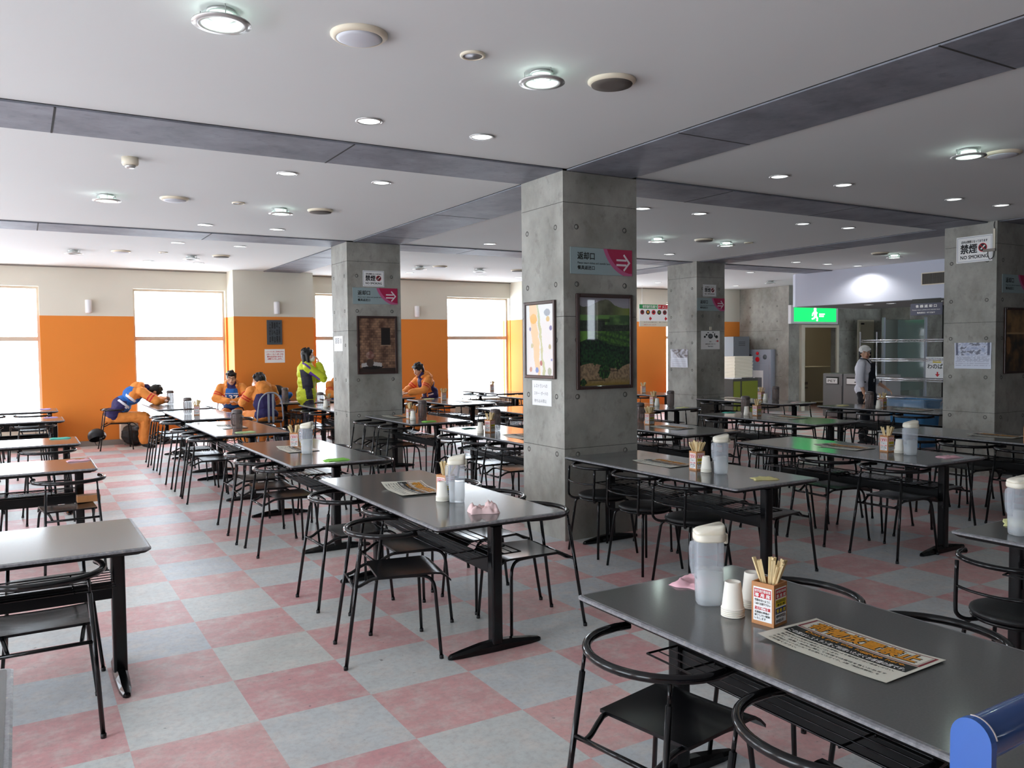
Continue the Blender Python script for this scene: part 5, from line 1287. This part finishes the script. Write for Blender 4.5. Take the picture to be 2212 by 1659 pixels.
# bins
def bin_(y, lab, word):
    root = empty('recycling_bin', (15.25, y, 0)); tag(root, lab, 'bin', 'grey recycling bins')
    mb = MB(); mb.box((-.25, -.245, .03), (.25, .245, .96), 'bin_grey', bev=.012); mb.obj('body', root)
    mb = MB(); mb.box((-.262, -.235, .05), (-.25, .235, .70), 'bin_grey', bev=.004); mb.obj('door', root)
    mb = MB(); mb.box((-.256, -.16, .73), (-.249, .16, .89), 'ink_dark'); mb.obj('slot', root)
    p = MB(); p.box((-.262, -.13, .745), (-.256, .15, .86), 'paper_white'); word and put_text(p, word, 0, 0, .2, .05, 'ink_dark', 0, .02, None, Matrix(((0, 0, -1, -.2628), (-1, 0, 0, .11), (0, 1, 0, .775), (0, 0, 0, 1)))); p.obj('label_card', root)
bin_(11.66, 'grey recycling bin nearest the corridor door, marked PET', 'PET'); bin_(11.15, 'grey recycling bin right beside the one marked PET', ''); bin_(10.64, 'grey recycling bin behind the kitchen worker', '')
# beige container inside the corridor
root = empty('rolling_container', (17.9, 14.9, 0)); tag(root, 'big beige rounded container standing inside the dim corridor', 'container')
mb = MB(); mb.prism([(-.95, .1), (.95, .1), (.95, 1.0), (-.45, 1.0)]+[(-.45-.5*math.sin(PI/2*i/8), .5+.5*math.cos(PI/2*i/8)) for i in range(9)], -.4, .4, 'door_beige', Matrix.Rotation(PI/2, 4, 'X')); mb.obj('body', root)
mb = MB(); mb.box((-.75, -.42, .55), (-.25, -.40, .62), 'base_grey').box((-.75, -.42, .45), (-.25, -.40, .48), 'base_grey'); mb.obj('handle_slots', root)
mb = MB()
for x in (-.7, .7):
    for y in (-.3, .3): mb.ell((x, y, .05), (.05, .03, .05), 'boot_dark')
mb.obj('casters', root)
# wire rack
root = empty('wire_shelf_rack', (12.62, 8.03, 0)); tag(root, 'chrome wire shelf rack with four tiers at the dish return', 'rack')
for x in (-.225, .225):
    for y in (-1.05, 1.05):
        MB().tube([(x, y, 0), (x, y, 1.79)], .0125, 'chrome', 10).obj('post', root)
for z in (.70, 1.01, 1.33, 1.645):
    mb = MB()
    for x in (-.225, .225): mb.tube([(x, -1.05, z), (x, 1.05, z)], .005, 'chrome', 6).tube([(x, -1.05, z-.035), (x, 1.05, z-.035)], .004, 'chrome', 6).tube([(x, -1.05+.05*k, z-(.034 if k % 2 else .0)) for k in range(43)], .0028, 'chrome', 5)
    for y in (-1.05, 1.05): mb.tube([(-.225, y, z), (.225, y, z)], .005, 'chrome', 6)
    for k in range(42): y = -1.02+.05*k; mb.tube([(-.225, y, z+.004), (.225, y, z+.004)], .0024, 'chrome', 4)
    mb.obj('wire_shelf', root)
# sign with arrow standing on the rack, tub with plastic bag, white board
p = panel('maple_sign', 7.62, 1.21, .40, .34, 'paper_white', 12.70, 'x-', t=.006); p.location = (12.55, 7.78, 1.195); tag(p, 'white sign with big characters and a red arrow on the wire rack', 'sign')
mb = MB(); put_text(mb, 'わのぱん', -.17, -.02, .17, .06, 'ink_dark', .0066, .02); put_text(mb, 'お皿はこちらへ', -.15, .12, .15, .15, 'ink_blue', .0066, .02); mb.quad([(-.08, .075, .0064), (.06, .075, .0064), (.06, .11, .0064), (-.08, .11, .0064)], 'ink_yellow')
mb.prism([(-.012, -.07), (-.012, -.105), (-.04, -.105), (0, -.15), (.04, -.105), (.012, -.105), (.012, -.07)], .0064, .0068, 'ink_red'); mb.obj('lettering', p)
root = empty('blue_tub', (11.86, 7.72, 0)); tag(root, 'blue tub lined with a clear plastic bag beside the wire rack', 'bin')
mb = MB(); loft(mb, [[(x*s, y*s, z) for x, y in rrect(-.24, -.30, .24, .30, .06, 4)] for z, s in ((0, .85), (.68, 1.0), (.70, 1.05), (.72, 1.05))], 'bin_blue', cap1=False); loft(mb, [[(x*s, y*s, z) for x, y in rrect(-.23, -.29, .23, .29, .06, 4)] for z, s in ((.72, 1.05), (.05, .85))], 'bin_blue', cap0=False); mb.obj('tub', root)
mb = MB(); rr_ = rrect(-.255, -.315, .255, .315, .06, 6); loops = []
for z, s, wv in ((.55, 1.10, .03), (.66, 1.08, .02), (.735, 1.04, .01), (.70, .92, .01), (.6, .85, .01)): loops.append([(x*s*(1+wv*math.sin(i*1.9)), y*s*(1+wv*math.cos(i*2.3)), z+.02*math.sin(i*1.3)*(1 if z < .6 else .3)) for i, (x, y) in enumerate(rr_)])
loft(mb, loops, 'clear_bag', True, False, False); mb.obj('bag_liner', root)
mb = MB(); mb.box((11.98, 7.14, .0), (12.02, 7.33, .93), 'white_paint', bev=.004); tag(mb.obj('white_end_panel'), 'narrow white upright board beside the blue tub and the right pillar', 'board')
# window side counter seen right of the middle pillar
root = empty('window_counter', (14.3, 14.75, 0)); tag(root, 'white counter piled with papers under the far window right of the middle pillar', 'counter')
mb = MB(); mb.box((-.75, -.28, .86), (.72, .30, .90), 'white_paint', bev=.004); mb.obj('top', root); mb = MB(); mb.box((-.70, -.22, .0), (.68, .28, .86), 'ink_maroon'); mb.obj('base', root)

# ================================================================== PEOPLE
def remesh(mb, name, vox, smooth=4, fac=0.5):
    me = mb.mesh(name); o = bpy.data.objects.new(name, me); COL.objects.link(o)
    r = o.modifiers.new('r', 'REMESH'); r.mode = 'VOXEL'; r.voxel_size = vox; r.use_smooth_shade = True
    if smooth: q = o.modifiers.new('s', 'SMOOTH'); q.factor = fac; q.iterations = smooth
    dg = bpy.context.evaluated_depsgraph_get(); m2 = bpy.data.meshes.new_from_object(o.evaluated_get(dg)); bpy.data.objects.remove(o, do_unlink=True); bpy.data.meshes.remove(me)
    m2.name = name; m2.materials.clear(); return m2
def finish(me, name, mats, fn, parent):
    for k in mats: me.materials.append(M[k])
    if name in ('jacket', 'trousers', 'hood', 'white_shirt', 'fabric'):
        A = .013 if name != 'white_shirt' else .006; nrm = [v.normal.copy() for v in me.vertices]
        for v, n_ in zip(me.vertices, nrm):
            p = v.co; v.co = p+n_*(A*mnoise.noise(Vector((p.x*7, p.y*7, p.z*15)))+A*.45*mnoise.noise(Vector((p.x*21, p.y*21, p.z*34))))
    if fn:
        idx = [fn(p.center) for p in me.polygons]; me.polygons.foreach_set('material_index', idx)
    me.polygons.foreach_set('use_smooth', [True]*len(me.polygons)); me.update()
    o = bpy.data.objects.new(name, me); COL.objects.link(o); o.parent = parent; return o
def frame(yaw, pitch, roll=0):   # +Y looks forward in the person's own frame
    return (Matrix.Rotation(yaw, 3, 'Z') @ Matrix.Rotation(pitch, 3, 'X') @ Matrix.Rotation(roll, 3, 'Y'))
def dseg(p, a, b):
    ab = b-a; t = max(0, min(1, (p-a).dot(ab)/max(ab.dot(ab), 1e-9))); return (p-(a+ab*t)).length, t
def hand(mb, w, d, up, side, curl=.5, sc=1.0):
    """palm from wrist w along d, five unequal fingers curling towards -up"""
    d = Vector(d).normalized(); up = Vector(up); up = (up-d*up.dot(d)).normalized(); x = d.cross(up)*side; w = Vector(w)
    pc = w+d*.048*sc; R = Matrix((x, d, up)).transposed(); mb.ell(pc, (.038*sc, .050*sc, .015*sc), 'skin', None, 14, 8, R)
    for k, (off, ln) in enumerate(((-.028, .062), (-.0095, .074), (.0095, .080), (.028, .072))):
        a = w+d*.085*sc+x*off*-1*sc; c1 = curl*.7; dd = (d*math.cos(c1)-up*math.sin(c1)); b = a+dd*ln*.5*sc; c2 = curl*1.7; d2 = (d*math.cos(c2)-up*math.sin(c2)); e = b+d2*ln*.5*sc
        mb.caps(a-d*.01, b, .0092*sc, .0082*sc, 'skin'); mb.caps(b, e, .0082*sc, .0068*sc, 'skin')
    a = w+d*.030*sc+x*.026*sc; b = a+(d*.7+x*.7-up*.3).normalized()*.036*sc; e = b+(d*.95+x*.15-up*.4).normalized()*.028*sc
    mb.caps(a, b, .0115*sc, .0095*sc, 'skin'); mb.caps(b, e, .0095*sc, .0075*sc, 'skin')
def person(label, loc, rz, J, head, style, hair='short', vox=.0065, mask=False, glasses=False, cap=False, group=None):
    """J: joints in the person's frame (facing +Y): pelvis, waist, chest, neck, sh/el/wr/hp/kn/an/toe for L and R. head = (centre, yaw, pitch)"""
    root = empty('person', loc, (0, 0, rz)); tag(root, label, 'person', group)
    V = {k: Vector(v) for k, v in J.items() if isinstance(v, tuple)}
    hc, hy, hp_ = Vector(head[0]), head[1], head[2]; HR = frame(hy, hp_); H = lambda x, y, z: hc+HR @ Vector((x, y, z))
    b = MB()
    # head
    b.ell(H(0, -.012, .025), (.074, .092, .088), 'skin', None, 20, 14, HR); b.ell(H(0, .022, -.030), (.058, .062, .075), 'skin', None, 18, 12, HR)
    b.ell(H(0, .040, -.078), (.036, .036, .030), 'skin', None, 14, 8, HR); b.caps(H(0, .080, .012), H(0, .098, -.022), .008, .013, 'skin'); b.ell(H(0, .090, -.026), (.017, .012, .009), 'skin', None, 12, 8, HR)
    b.caps(H(-.045, .068, .030), H(.045, .068, .030), .011, .011, 'skin')
    for s in (-1, 1): b.ell(H(s*.074, -.008, -.012), (.010, .018, .030), 'skin', None, 12, 8, HR); b.ell(H(s*.045, .052, -.022), (.024, .022, .024), 'skin', None, 12, 8, HR)
    b.ell(H(0, .082, -.052), (.024, .012, .010), 'skin', None, 12, 8, HR)
    b.caps(V['neck'], hc+HR @ Vector((0, -.015, -.05)), .050, .048, 'skin')
    # trunk, limbs (slim, under the clothes)
    def torso(mb, mt, g, lo='pelvis'):
        up = (V['chest']-V['pelvis']).normalized(); sx = (V['shR']-V['shL']).normalized(); fw = sx.cross(up)*-1; R = Matrix((sx, up.cross(sx), up)).transposed()
        mb.ell(V['pelvis'], (.155+g, .115+g, .12), mt, None, 18, 12, R); mb.ell(V['waist'], (.135+g*1.1, .10+g*1.15, .17), mt, None, 18, 12, R); mb.ell(V['chest'], (.155+g*.7, .108+g, .18), mt, None, 18, 12, R)
        mb.caps(V['shL'], V['shR'], .055+g*.4, .055+g*.4, mt); mb.caps(V['chest']+up*.10, V['neck'], .085+g*.6, .055+g*.4, mt)
    torso(b, 'skin', -.012)
    for s in 'LR':
        b.caps(V['sh'+s], V['el'+s], .046, .036, 'skin'); b.caps(V['el'+s], V['wr'+s], .036, .024, 'skin')
        b.caps(V['hp'+s], V['kn'+s], .074, .050, 'skin'); b.caps(V['kn'+s], V['an'+s], .048, .034, 'skin')
        b.caps(V['an'+s]+Vector((0, 0, -.01)), V['toe'+s], .036, .030, 'skin')
        d = J.get('hd'+s) or tuple((V['wr'+s]-V['el'+s])); hand(b, V['wr'+s], d, J.get('hu'+s, (0, 0, 1)), -1 if s == 'L' else 1, J.get('curl', .5))
    me = remesh(b, 'body', vox, 3)
    body = finish(me, 'body', ['skin'], None, root)
    # face
    for s in (-1, 1):
        MB().ell(H(s*.030, .0715, .012), (.0125, .006, .0055), 'ink_white', None, 10, 6, HR).ell(H(s*.030, .0765, .012), (.0060, .0030, .0054), 'hair', None, 10, 6, HR).caps(H(s*.018, .082, .030), H(s*.046, .074, .032), .0035, .0028, 'hair').obj('eye', root)
    if mask:
        m_ = MB(); m_.ell(H(0, .052, -.045), (.060, .058, .052), 'mask_white', None, 18, 12, HR); m_.obj('face_mask', root)
    else: MB().ell(H(0, .0935, -.052), (.021, .005, .006), 'lip', None, 12, 6, HR).obj('mouth', root)
    if glasses:
        g = MB()
        for s in (-1, 1): g.tube([H(s*.031+.022*math.cos(a), .086, .010+.016*math.sin(a)) for a in [2*PI*i/16 for i in range(16)]], .0016, 'ink_dark', 5, closed=True); g.tube([H(s*.053, .084, .014), H(s*.076, -.01, .012)], .0014, 'ink_dark', 5)
        g.tube([H(-.009, .088, .012), H(.009, .088, .012)], .0016, 'ink_dark', 5); g.obj('glasses', root)
    # hair
    h = MB(); h.ell(H(0, -.022, .038), (.084, .100, .090), 'hair', None, 20, 14, HR); h.ell(H(0, -.055, -.010), (.076, .062, .082), 'hair', None, 18, 12, HR); h.caps(H(-.048, .056, .084), H(.048, .056, .084), .024, .024, 'hair') if not cap else None
    rn = random.Random(int(abs(loc[0]*100)))
    for k in range(0 if cap else 16): a = rn.uniform(0, 2*PI); e = rn.uniform(.2, 1.3); p = Vector((.080*math.cos(a)*math.cos(e), -.02+.094*math.sin(a)*math.cos(e), .045+.088*math.sin(e))); h.caps(H(*p), H(*(p*1.03+Vector((0, 0, .003)))), .020, .012, 'hair')
    if hair == 'long':
        for s in (-1, 1): h.caps(H(s*.070, -.005, .03), H(s*.082, .010, -.12), .030, .026, 'hair'); h.caps(H(s*.05, -.06, 0), H(s*.055, -.055, -.135), .040, .034, 'hair')
    elif hair == 'bob':
        for s in (-1, 1): h.caps(H(s*.078, -.012, .02), H(s*.080, -.005, -.06), .018, .016, 'hair')
    finish(remesh(h, 'hair', .007, 2), 'hair', ['hair'], None, root)
    if cap:
        c = MB(); c.ell(H(0, -.020, .052), (.090, .106, .082), 'cap_white', None, 20, 12, HR); c.caps(H(-.06, .062, .066), H(.06, .062, .066), .018, .018, 'cap_white'); c.ell(H(0, -.095, -.002), (.052, .045, .052), 'cap_white', None, 14, 10, HR)
        finish(remesh(c, 'head_scarf', .007, 3), 'head_scarf', ['cap_white'], None, root)
    # clothes
    g = .040 if style != 'kitchen' else .032
    j = MB(); torso(j, 'ski_orange', g)
    if style == 'lime': j.ell(V['pelvis']+Vector((0, -.01, -.06)), (.205, .165, .20), 'ski_orange'); j.ell(V['waist'], (.195, .155, .20), 'ski_orange')
    stop = .92 if style != 'kitchen' else .35
    for s in 'LR':
        j.caps(V['sh'+s], V['el'+s], .062+g*.25, .056+g*.35, 'ski_orange'); j.caps(V['el'+s], V['el'+s].lerp(V['wr'+s], stop), .056+g*.35, .046+g*.3, 'ski_orange')
    if style != 'kitchen':
        up = (V['neck']-V['waist']).normalized(); sx = (V['shR']-V['shL']).normalized(); bk = up.cross(sx)*-1
        j.caps(V['neck']+up*.0, V['neck']+up*.035, .080, .072, 'ski_orange')
    for k in range(14): 
        pass
    me = remesh(j, 'jacket', .008, 4)
    sxv = (V['shR']-V['shL']).normalized(); upv = (V['chest']-V['pelvis']).normalized(); fwv = upv.cross(sxv)
    P0 = V['pelvis']; Lt = (V['chest']-V['pelvis']).length
    def ski(c):
        dl, tl = dseg(c, V['shL'], V['elL']); dr, tr_ = dseg(c, V['shR'], V['elR']); dfl, tfl = dseg(c, V['elL'], V['wrL']); dfr, tfr = dseg(c, V['elR'], V['wrR']); dt, tt = dseg(c, V['pelvis'], V['chest'])
        dn = (c-V['neck']).length; m_ = min(dl, dr, dfl, dfr)-.035; r = c-P0; h_ = r.dot(upv); x_ = r.dot(sxv); f_ = r.dot(fwv)
        if dn < .10: return 1
        if style == 'ski_bib' and abs(x_) > .12 and f_ < .10 and (abs(h_-Lt*.55) < .018 or abs(h_-Lt*.85) < .018) and min(dfl, dfr) > .09 and min(dl, dr) > .08: return 4
        if m_ < dt-.075 or min(dfl, dfr) < .065:
            t = tl if dl < dr else tr_; near = min(dl, dr) < min(dfl, dfr)
            if near and (.52 < t < .60 or .68 < t < .76): return 2
            return 0
        if style == 'ski_bib' and abs(x_) < .155 and Lt*(.30 if f_ > 0 else .62) < h_ < Lt*1.3: return 3
        if h_ < Lt*(1.0 if style == 'ski' and f_ < .02 else .8 if style == 'ski_bib' and f_ < .02 else .45): return 1
        if h_ < Lt*.62 and abs(x_) > .10 and f_ > .02: return 4 if (h_ % .10) < .022 else 1
        return 1 if abs(x_) < .07 else 0
    def lime(c):
        r = c-P0; h_ = r.dot(upv); x_ = r.dot(sxv); f_ = r.dot(fwv); dl, tl = dseg(c, V['shR'], V['elR']); dfr, tfr = dseg(c, V['elR'], V['wrR'])
        dlL, _ = dseg(c, V['shL'], V['elL'])
        arm = min(dl, dfr) < .085 or dlL < .07
        if x_ > .09 and not arm and -.12 < h_ < .36 and abs(f_+.02-.10*(.3-h_)) < .055+.03*(h_ > .05): return 3
        if x_ > .06 and .36 < h_ < .50 and f_ < .05 and abs(h_-.42+f_*.9) < .022: return 4
        if arm and dl < .10 and .25 < tl < .9 and abs((c-V['shR'].lerp(V['elR'], tl)).dot(fwv)+.045) < .016: return 4
        return 0
    def kit(c): return 0
    mats = {'ski': ['ski_orange', 'ski_navy', 'ski_red', 'ski_navy', 'white_cloth'], 'ski_bib': ['ski_orange', 'ski_navy', 'ski_red', 'bib_blue', 'white_cloth'], 'lime': ['ski_lime', 'ski_lime', 'ski_lime', 'ski_char', 'ski_purple'], 'kitchen': ['white_cloth']}[style]
    fn = {'ski': ski, 'ski_bib': ski, 'lime': lime, 'kitchen': kit}[style]
    finish(me, 'jacket' if style != 'kitchen' else 'white_shirt', mats, fn, root)
    # hood
    if style != 'kitchen' and hair != 'long':
        hd = MB(); up = (V['neck']-V['chest']).normalized(); bkv = -fwv
        c = V['neck']+bkv*.075-up*.02; R = Matrix((sxv, upv.cross(sxv), upv)).transposed(); hd.ell(c, (.140, .075, .095), 'ski_orange', None, 18, 12, R); hd.ell(c-up*.06+bkv*.03, (.115, .070, .120), 'ski_orange', None, 18, 12, R)
        for s in (-1, 1): hd.caps(c+sxv*s*.09+up*.03, V['neck']+sxv*s*.085+fwv*.05, .035, .026, 'ski_orange')
        finish(remesh(hd, 'hood', .008, 3), 'hood', ['ski_orange'], None, root)
    # trousers and boots
    tmt = {'ski': 'ski_orange', 'ski_bib': 'ski_orange', 'lime': 'ski_char', 'kitchen': 'trouser_black'}[style]; gg = .022 if style != 'kitchen' else .010
    t = MB(); t.ell(V['pelvis']-Vector((0, 0, .02)), (.160+gg, .125+gg, .115), tmt)
    for s in 'LR': t.caps(V['hp'+s], V['kn'+s], .088+gg*.6, .066+gg*.6, tmt); t.caps(V['kn'+s], V['an'+s]+Vector((0, 0, .03)), .064+gg*.6, .056+gg*.7, tmt)
    finish(remesh(t, 'trousers', .009, 3), 'trousers', [tmt], None, root)
    for s in 'LR': MB().caps(V['an'+s]+Vector((0, -.01, -.02)), V['toe'+s], .046, .040, 'boot_dark').box(tuple(V['toe'+s]+Vector((-.04, -.20, -.040))), tuple(V['toe'+s]+Vector((.04, .045, -.022))), 'boot_dark').obj('boot', root)
    return root, V, (sxv, fwv, upv)

def sit(lean=0.1, **kw):
    J = dict(pelvis=(0, -.02, .56), waist=(0, -.02+lean*.25, .74), chest=(0, -.02+lean*.75, .93), neck=(0, lean*1.15, 1.10), shL=(-.175, lean, 1.045), shR=(.175, lean, 1.045),
             hpL=(-.09, .02, .54), hpR=(.09, .02, .54), knL=(-.13, .44, .535), knR=(.13, .44, .535), anL=(-.13, .42, .12), anR=(.13, .42, .12), toeL=(-.13, .56, .042), toeR=(.13, .56, .042),
             elL=(-.24, lean+.08, .80), elR=(.24, lean+.08, .80), wrL=(-.17, lean+.30, .79), wrR=(.17, lean+.30, .79))
    J.update(kw); return J
# asleep with the head on folded arms, facing +X
r, V, ax = person('person in orange ski suit and blue bib asleep on folded arms', (1.30, 14.72, -.03), -PI/2,
  sit(.3, pelvis=(0, -.02, .57), waist=(0, .10, .74), chest=(0, .27, .90), neck=(0, .45, .985), shL=(-.175, .38, .965), shR=(.175, .38, .965), elL=(-.27, .60, .80), elR=(.27, .60, .80), wrL=(.06, .74, .80), wrR=(-.08, .80, .80), hdL=(1, .1, 0), hdR=(-1, .1, 0), curl=.2),
  ((0, .60, .935), 0.15, -1.15), 'ski_bib', 'short', vox=.007)
# seated facing the camera, bib number 137
r, V, ax = person('person with glasses and blue bib numbered 137 seated facing the camera', (3.12, 14.60, -.03), PI-.25,
  sit(.16, elL=(-.26, .22, .80), elR=(.26, .22, .80), wrL=(-.02, .36, .74), wrR=(.04, .40, .76), hdL=(1, .2, 0), hdR=(-1, .2, 0), chest=(0, .09, .90), neck=(0, .15, 1.03), shL=(-.175, .12, .985), shR=(.175, .12, .985)),
  ((0, .19, 1.135), 0.05, -.10), 'ski_bib', 'short', glasses=True, vox=.007)
mb = MB(); T = Matrix(((0, 0, 0, 0),)*4)
fw = ax[1]; up = ax[2]; sx = ax[0]
c = V['chest']+fw*.178-up*.05
T = Matrix(((-sx.x if False else sx.x*-1, up.x, fw.x, c.x), (sx.y*-1, up.y, fw.y, c.y), (sx.z*-1, up.z, fw.z, c.z), (0, 0, 0, 1)))
mb = MB(); put_text(mb, '137', -.10, -.03, .10, .06, 'ink_white', 0, .04, None, T)
for k in range(9): mb.quad([(-.115+.026*k, .085, 0), (-.096+.026*k, .085, 0), (-.096+.026*k, .098, 0), (-.115+.026*k, .098, 0)], 'ink_white', T)
mb.mats and None; q = mb.obj('bib_number', r)
# masked person seen from behind, looking left
person('masked person in orange and navy ski suit seen from behind, orange hood down', (3.30, 13.11, 0), 0.20,
  sit(.16, chest=(0, .07, .87), neck=(0, .13, 1.00), shL=(-.18, .10, .955), shR=(.18, .10, .955), elL=(-.29, .16, .76), wrL=(-.22, .36, .77), elR=(.28, .20, .76)), ((-.02, .17, 1.085), 1.15, -.15), 'ski', 'short', mask=True, vox=.007)
# standing in the lime jacket
person('standing person in lime green ski jacket holding a hand to the face mask', (4.02, 13.27, 0), -1.75,
  dict(pelvis=(0, 0, .90), waist=(0, 0, 1.06), chest=(0, -.01, 1.21), neck=(0, 0, 1.36), shL=(-.175, 0, 1.305), shR=(.175, 0, 1.305), hpL=(-.09, 0, .86), hpR=(.09, 0, .86), knL=(-.10, .02, .47), knR=(.10, .02, .47), anL=(-.10, -.01, .10), anR=(.10, -.01, .10), toeL=(-.11, .13, .042), toeR=(.11, .13, .042),
       elL=(-.24, .14, 1.07), elR=(.21, .24, 1.11), wrL=(.02, .24, 1.12), wrR=(.07, .19, 1.35), hdL=(1, .1, .1), hdR=(-.35, -.15, .9), huR=(0, 1, 0), curl=.7),
  ((0, .03, 1.475), -.25, .02), 'lime', 'long', mask=True, vox=.0065)
# half hidden behind the second pillar
person('person in orange ski suit and blue bib, half hidden by the second pillar', (4.93, 14.66, 0), PI+.15,
  sit(.28, chest=(0, .16, .88), neck=(0, .26, .99), shL=(-.175, .22, .95), shR=(.175, .22, .95), elL=(-.26, .36, .79), elR=(.26, .36, .79), wrL=(-.10, .55, .76), wrR=(.10, .55, .76)), ((0, .33, 1.07), 0.1, -.5), 'ski_bib', 'short', vox=.008)
# looking down at the window table
person('person in orange ski jacket looking down at black gloves on the window table', (6.62, 14.02, 0), PI/2+.15,
  sit(.22, chest=(0, .13, .93), neck=(0, .22, 1.07), shL=(-.175, .18, 1.02), shR=(.175, .18, 1.02), elL=(-.25, .34, .82), elR=(.25, .34, .82), wrL=(-.08, .54, .78), wrR=(.08, .56, .79)), ((0, .29, 1.185), 0.05, -.42), 'ski', 'short', mask=False, vox=.007)
# kitchen worker
r, V, ax = person('kitchen worker with white head scarf, white shirt and black apron looking towards the camera', (11.60, 8.42, 0), -PI+.42,
  dict(pelvis=(0, 0, .86), waist=(0, .01, 1.02), chest=(0, .0, 1.17), neck=(0, -.01, 1.32), shL=(-.17, -.01, 1.265), shR=(.17, -.01, 1.265), hpL=(-.085, 0, .82), hpR=(.085, 0, .82), knL=(-.09, .01, .45), knR=(.09, .03, .45), anL=(-.09, -.02, .10), anR=(.10, 0, .10), toeL=(-.10, .12, .042), toeR=(.11, .14, .042),
       elL=(-.24, .06, 1.02), elR=(.24, -.02, 1.02), wrL=(-.27, .26, .88), wrR=(.22, .05, .80), hdL=(-.2, .75, -.5), hdR=(0, .25, -1), curl=.5),
  ((0, .01, 1.43), -1.08, 0.0), 'kitchen', 'bob', cap=True, vox=.0055)
mb = MB(); nx, ny = 14, 20; Vv = []; F = []
for jv in range(ny+1):
    v = jv/ny; z = .50+.78*v; hw = .18 if v < .62 else .18-.10*((v-.62)/.38)**.7
    for iu in range(nx+1):
        u = -1+2*iu/nx; bulge = .155*math.sqrt(max(0, 1-(u*.86)**2)) if v > .35 else .170*math.sqrt(max(0, 1-(u*.80)**2))
        Vv.append((u*hw, bulge+.016+(.012*math.sin(u*7) if v < .3 else 0), z))
for jv in range(ny):
    for iu in range(nx): a = jv*(nx+1)+iu; F.append((a, a+1, a+nx+2, a+nx+1))
mb.add(Vv, F, 'apron_navy', True)
for s in (-1, 1): mb.tube(bez([(s*.075, .10, 1.27), (s*.085, .05, 1.335), (s*.06, -.05, 1.345), (0, -.085, 1.34)], 4), .009, 'apron_navy', 6); mb.tube(bez([(s*.16, .06, .98), (s*.175, -.03, .98), (s*.06, -.13, .97)], 4), .008, 'apron_navy', 6)
mb.tube([(.10, .165, .98), (.10, .168, 1.03)], .003, 'ink_white', 5).tube([(.085, .168, .98), (.088, .170, 1.03)], .003, 'ink_white', 5); mb.obj('apron', r)

# things the skiers left about
def helmet(x, y, z, rz, mt, lab, tilt=0):
    root = empty('ski_helmet', (x, y, z), (tilt, 0, rz)); tag(root, lab, 'helmet')
    mb = MB(); V = []; 
    prof = [(.118, 0), (.130, .04), (.128, .08), (.108, .125), (.07, .155), (.03, .166), (.003, .168)]
    mb.lathe(prof, mt, 24, cap=False); mb.lathe([(.108, .002), (.120, .04), (.098, .118), (.003, .158)], 'boot_dark', 24, cap=False); mb.obj('shell', root)
    mb = MB(); mb.tube([(.128*math.cos(a), .128*math.sin(a), .045) for a in [-.9+1.8*i/10 for i in range(11)]], .018, 'mask_white', 8, flat=(1.4, .6)); mb.obj('goggles', root)
    mb = MB(); mb.tube(bez([(.0, .115, .01), (.0, .09, -.06), (0, 0, -.10), (0, -.09, -.06), (0, -.115, .01)], 4), .006, 'boot_dark', 6); mb.obj('strap', root)
helmet(1.02, 14.50, .20, .3, 'boot_dark', 'black and white ski helmet hanging from the chair of the sleeping person', -.5)
helmet(3.86, 14.50, .80, 1.2, 'boot_dark', 'black ski helmet with white goggles on the brown table by the pier')

def bag(x, y, z, s, mt, lab):
    mb = MB(); mb.ell((0, 0, s[2]), s, mt, None, 20, 12)
    for k in range(9): a = k*2.4; mb.ell((s[0]*.5*math.cos(a), s[1]*.5*math.sin(a), s[2]*(1+.5*math.sin(k*1.7))), (s[0]*.55, s[1]*.55, s[2]*.55), mt, None, 12, 8)
    root = empty('rucksack' if s[0] > .16 else 'ski_gloves', (x, y, z)); tag(root, lab, 'bag' if s[0] > .16 else 'gloves')
    finish(remesh(mb, 'fabric', .012, 3), 'fabric', [mt], None, root)
    q = MB(); q.tube(bez([(-s[0]*.4, 0, s[2]*1.6), (-s[0]*.3, 0, s[2]*2.25), (s[0]*.3, 0, s[2]*2.25), (s[0]*.4, 0, s[2]*1.6)], 4), .012 if s[0] > .16 else .006, 'boot_dark', 6); q.obj('strap', root)
bag(1.62, 15.10, 0, (.20, .16, .17), 'boot_dark', 'black rucksack on the floor beside the sleeping person')
bag(3.62, 13.05, 0, (.19, .15, .16), 'ski_char', 'dark rucksack on the floor behind the third row table')
bag(4.02, 14.60, ZT, (.14, .10, .07), 'bib_blue', 'blue folded bib bundle on the brown table by the pier')
bag(4.30, 14.45, ZT, (.13, .10, .08), 'boot_dark', 'black gloves on the brown table by the pier')
bag(5.82, 13.98, ZT, (.12, .09, .05), 'boot_dark', 'black gloves in front of the person looking down')
bag(5.45, 13.95, ZT, (.10, .09, .07), 'bib_blue', 'blue bundle on the window table of the reading person')
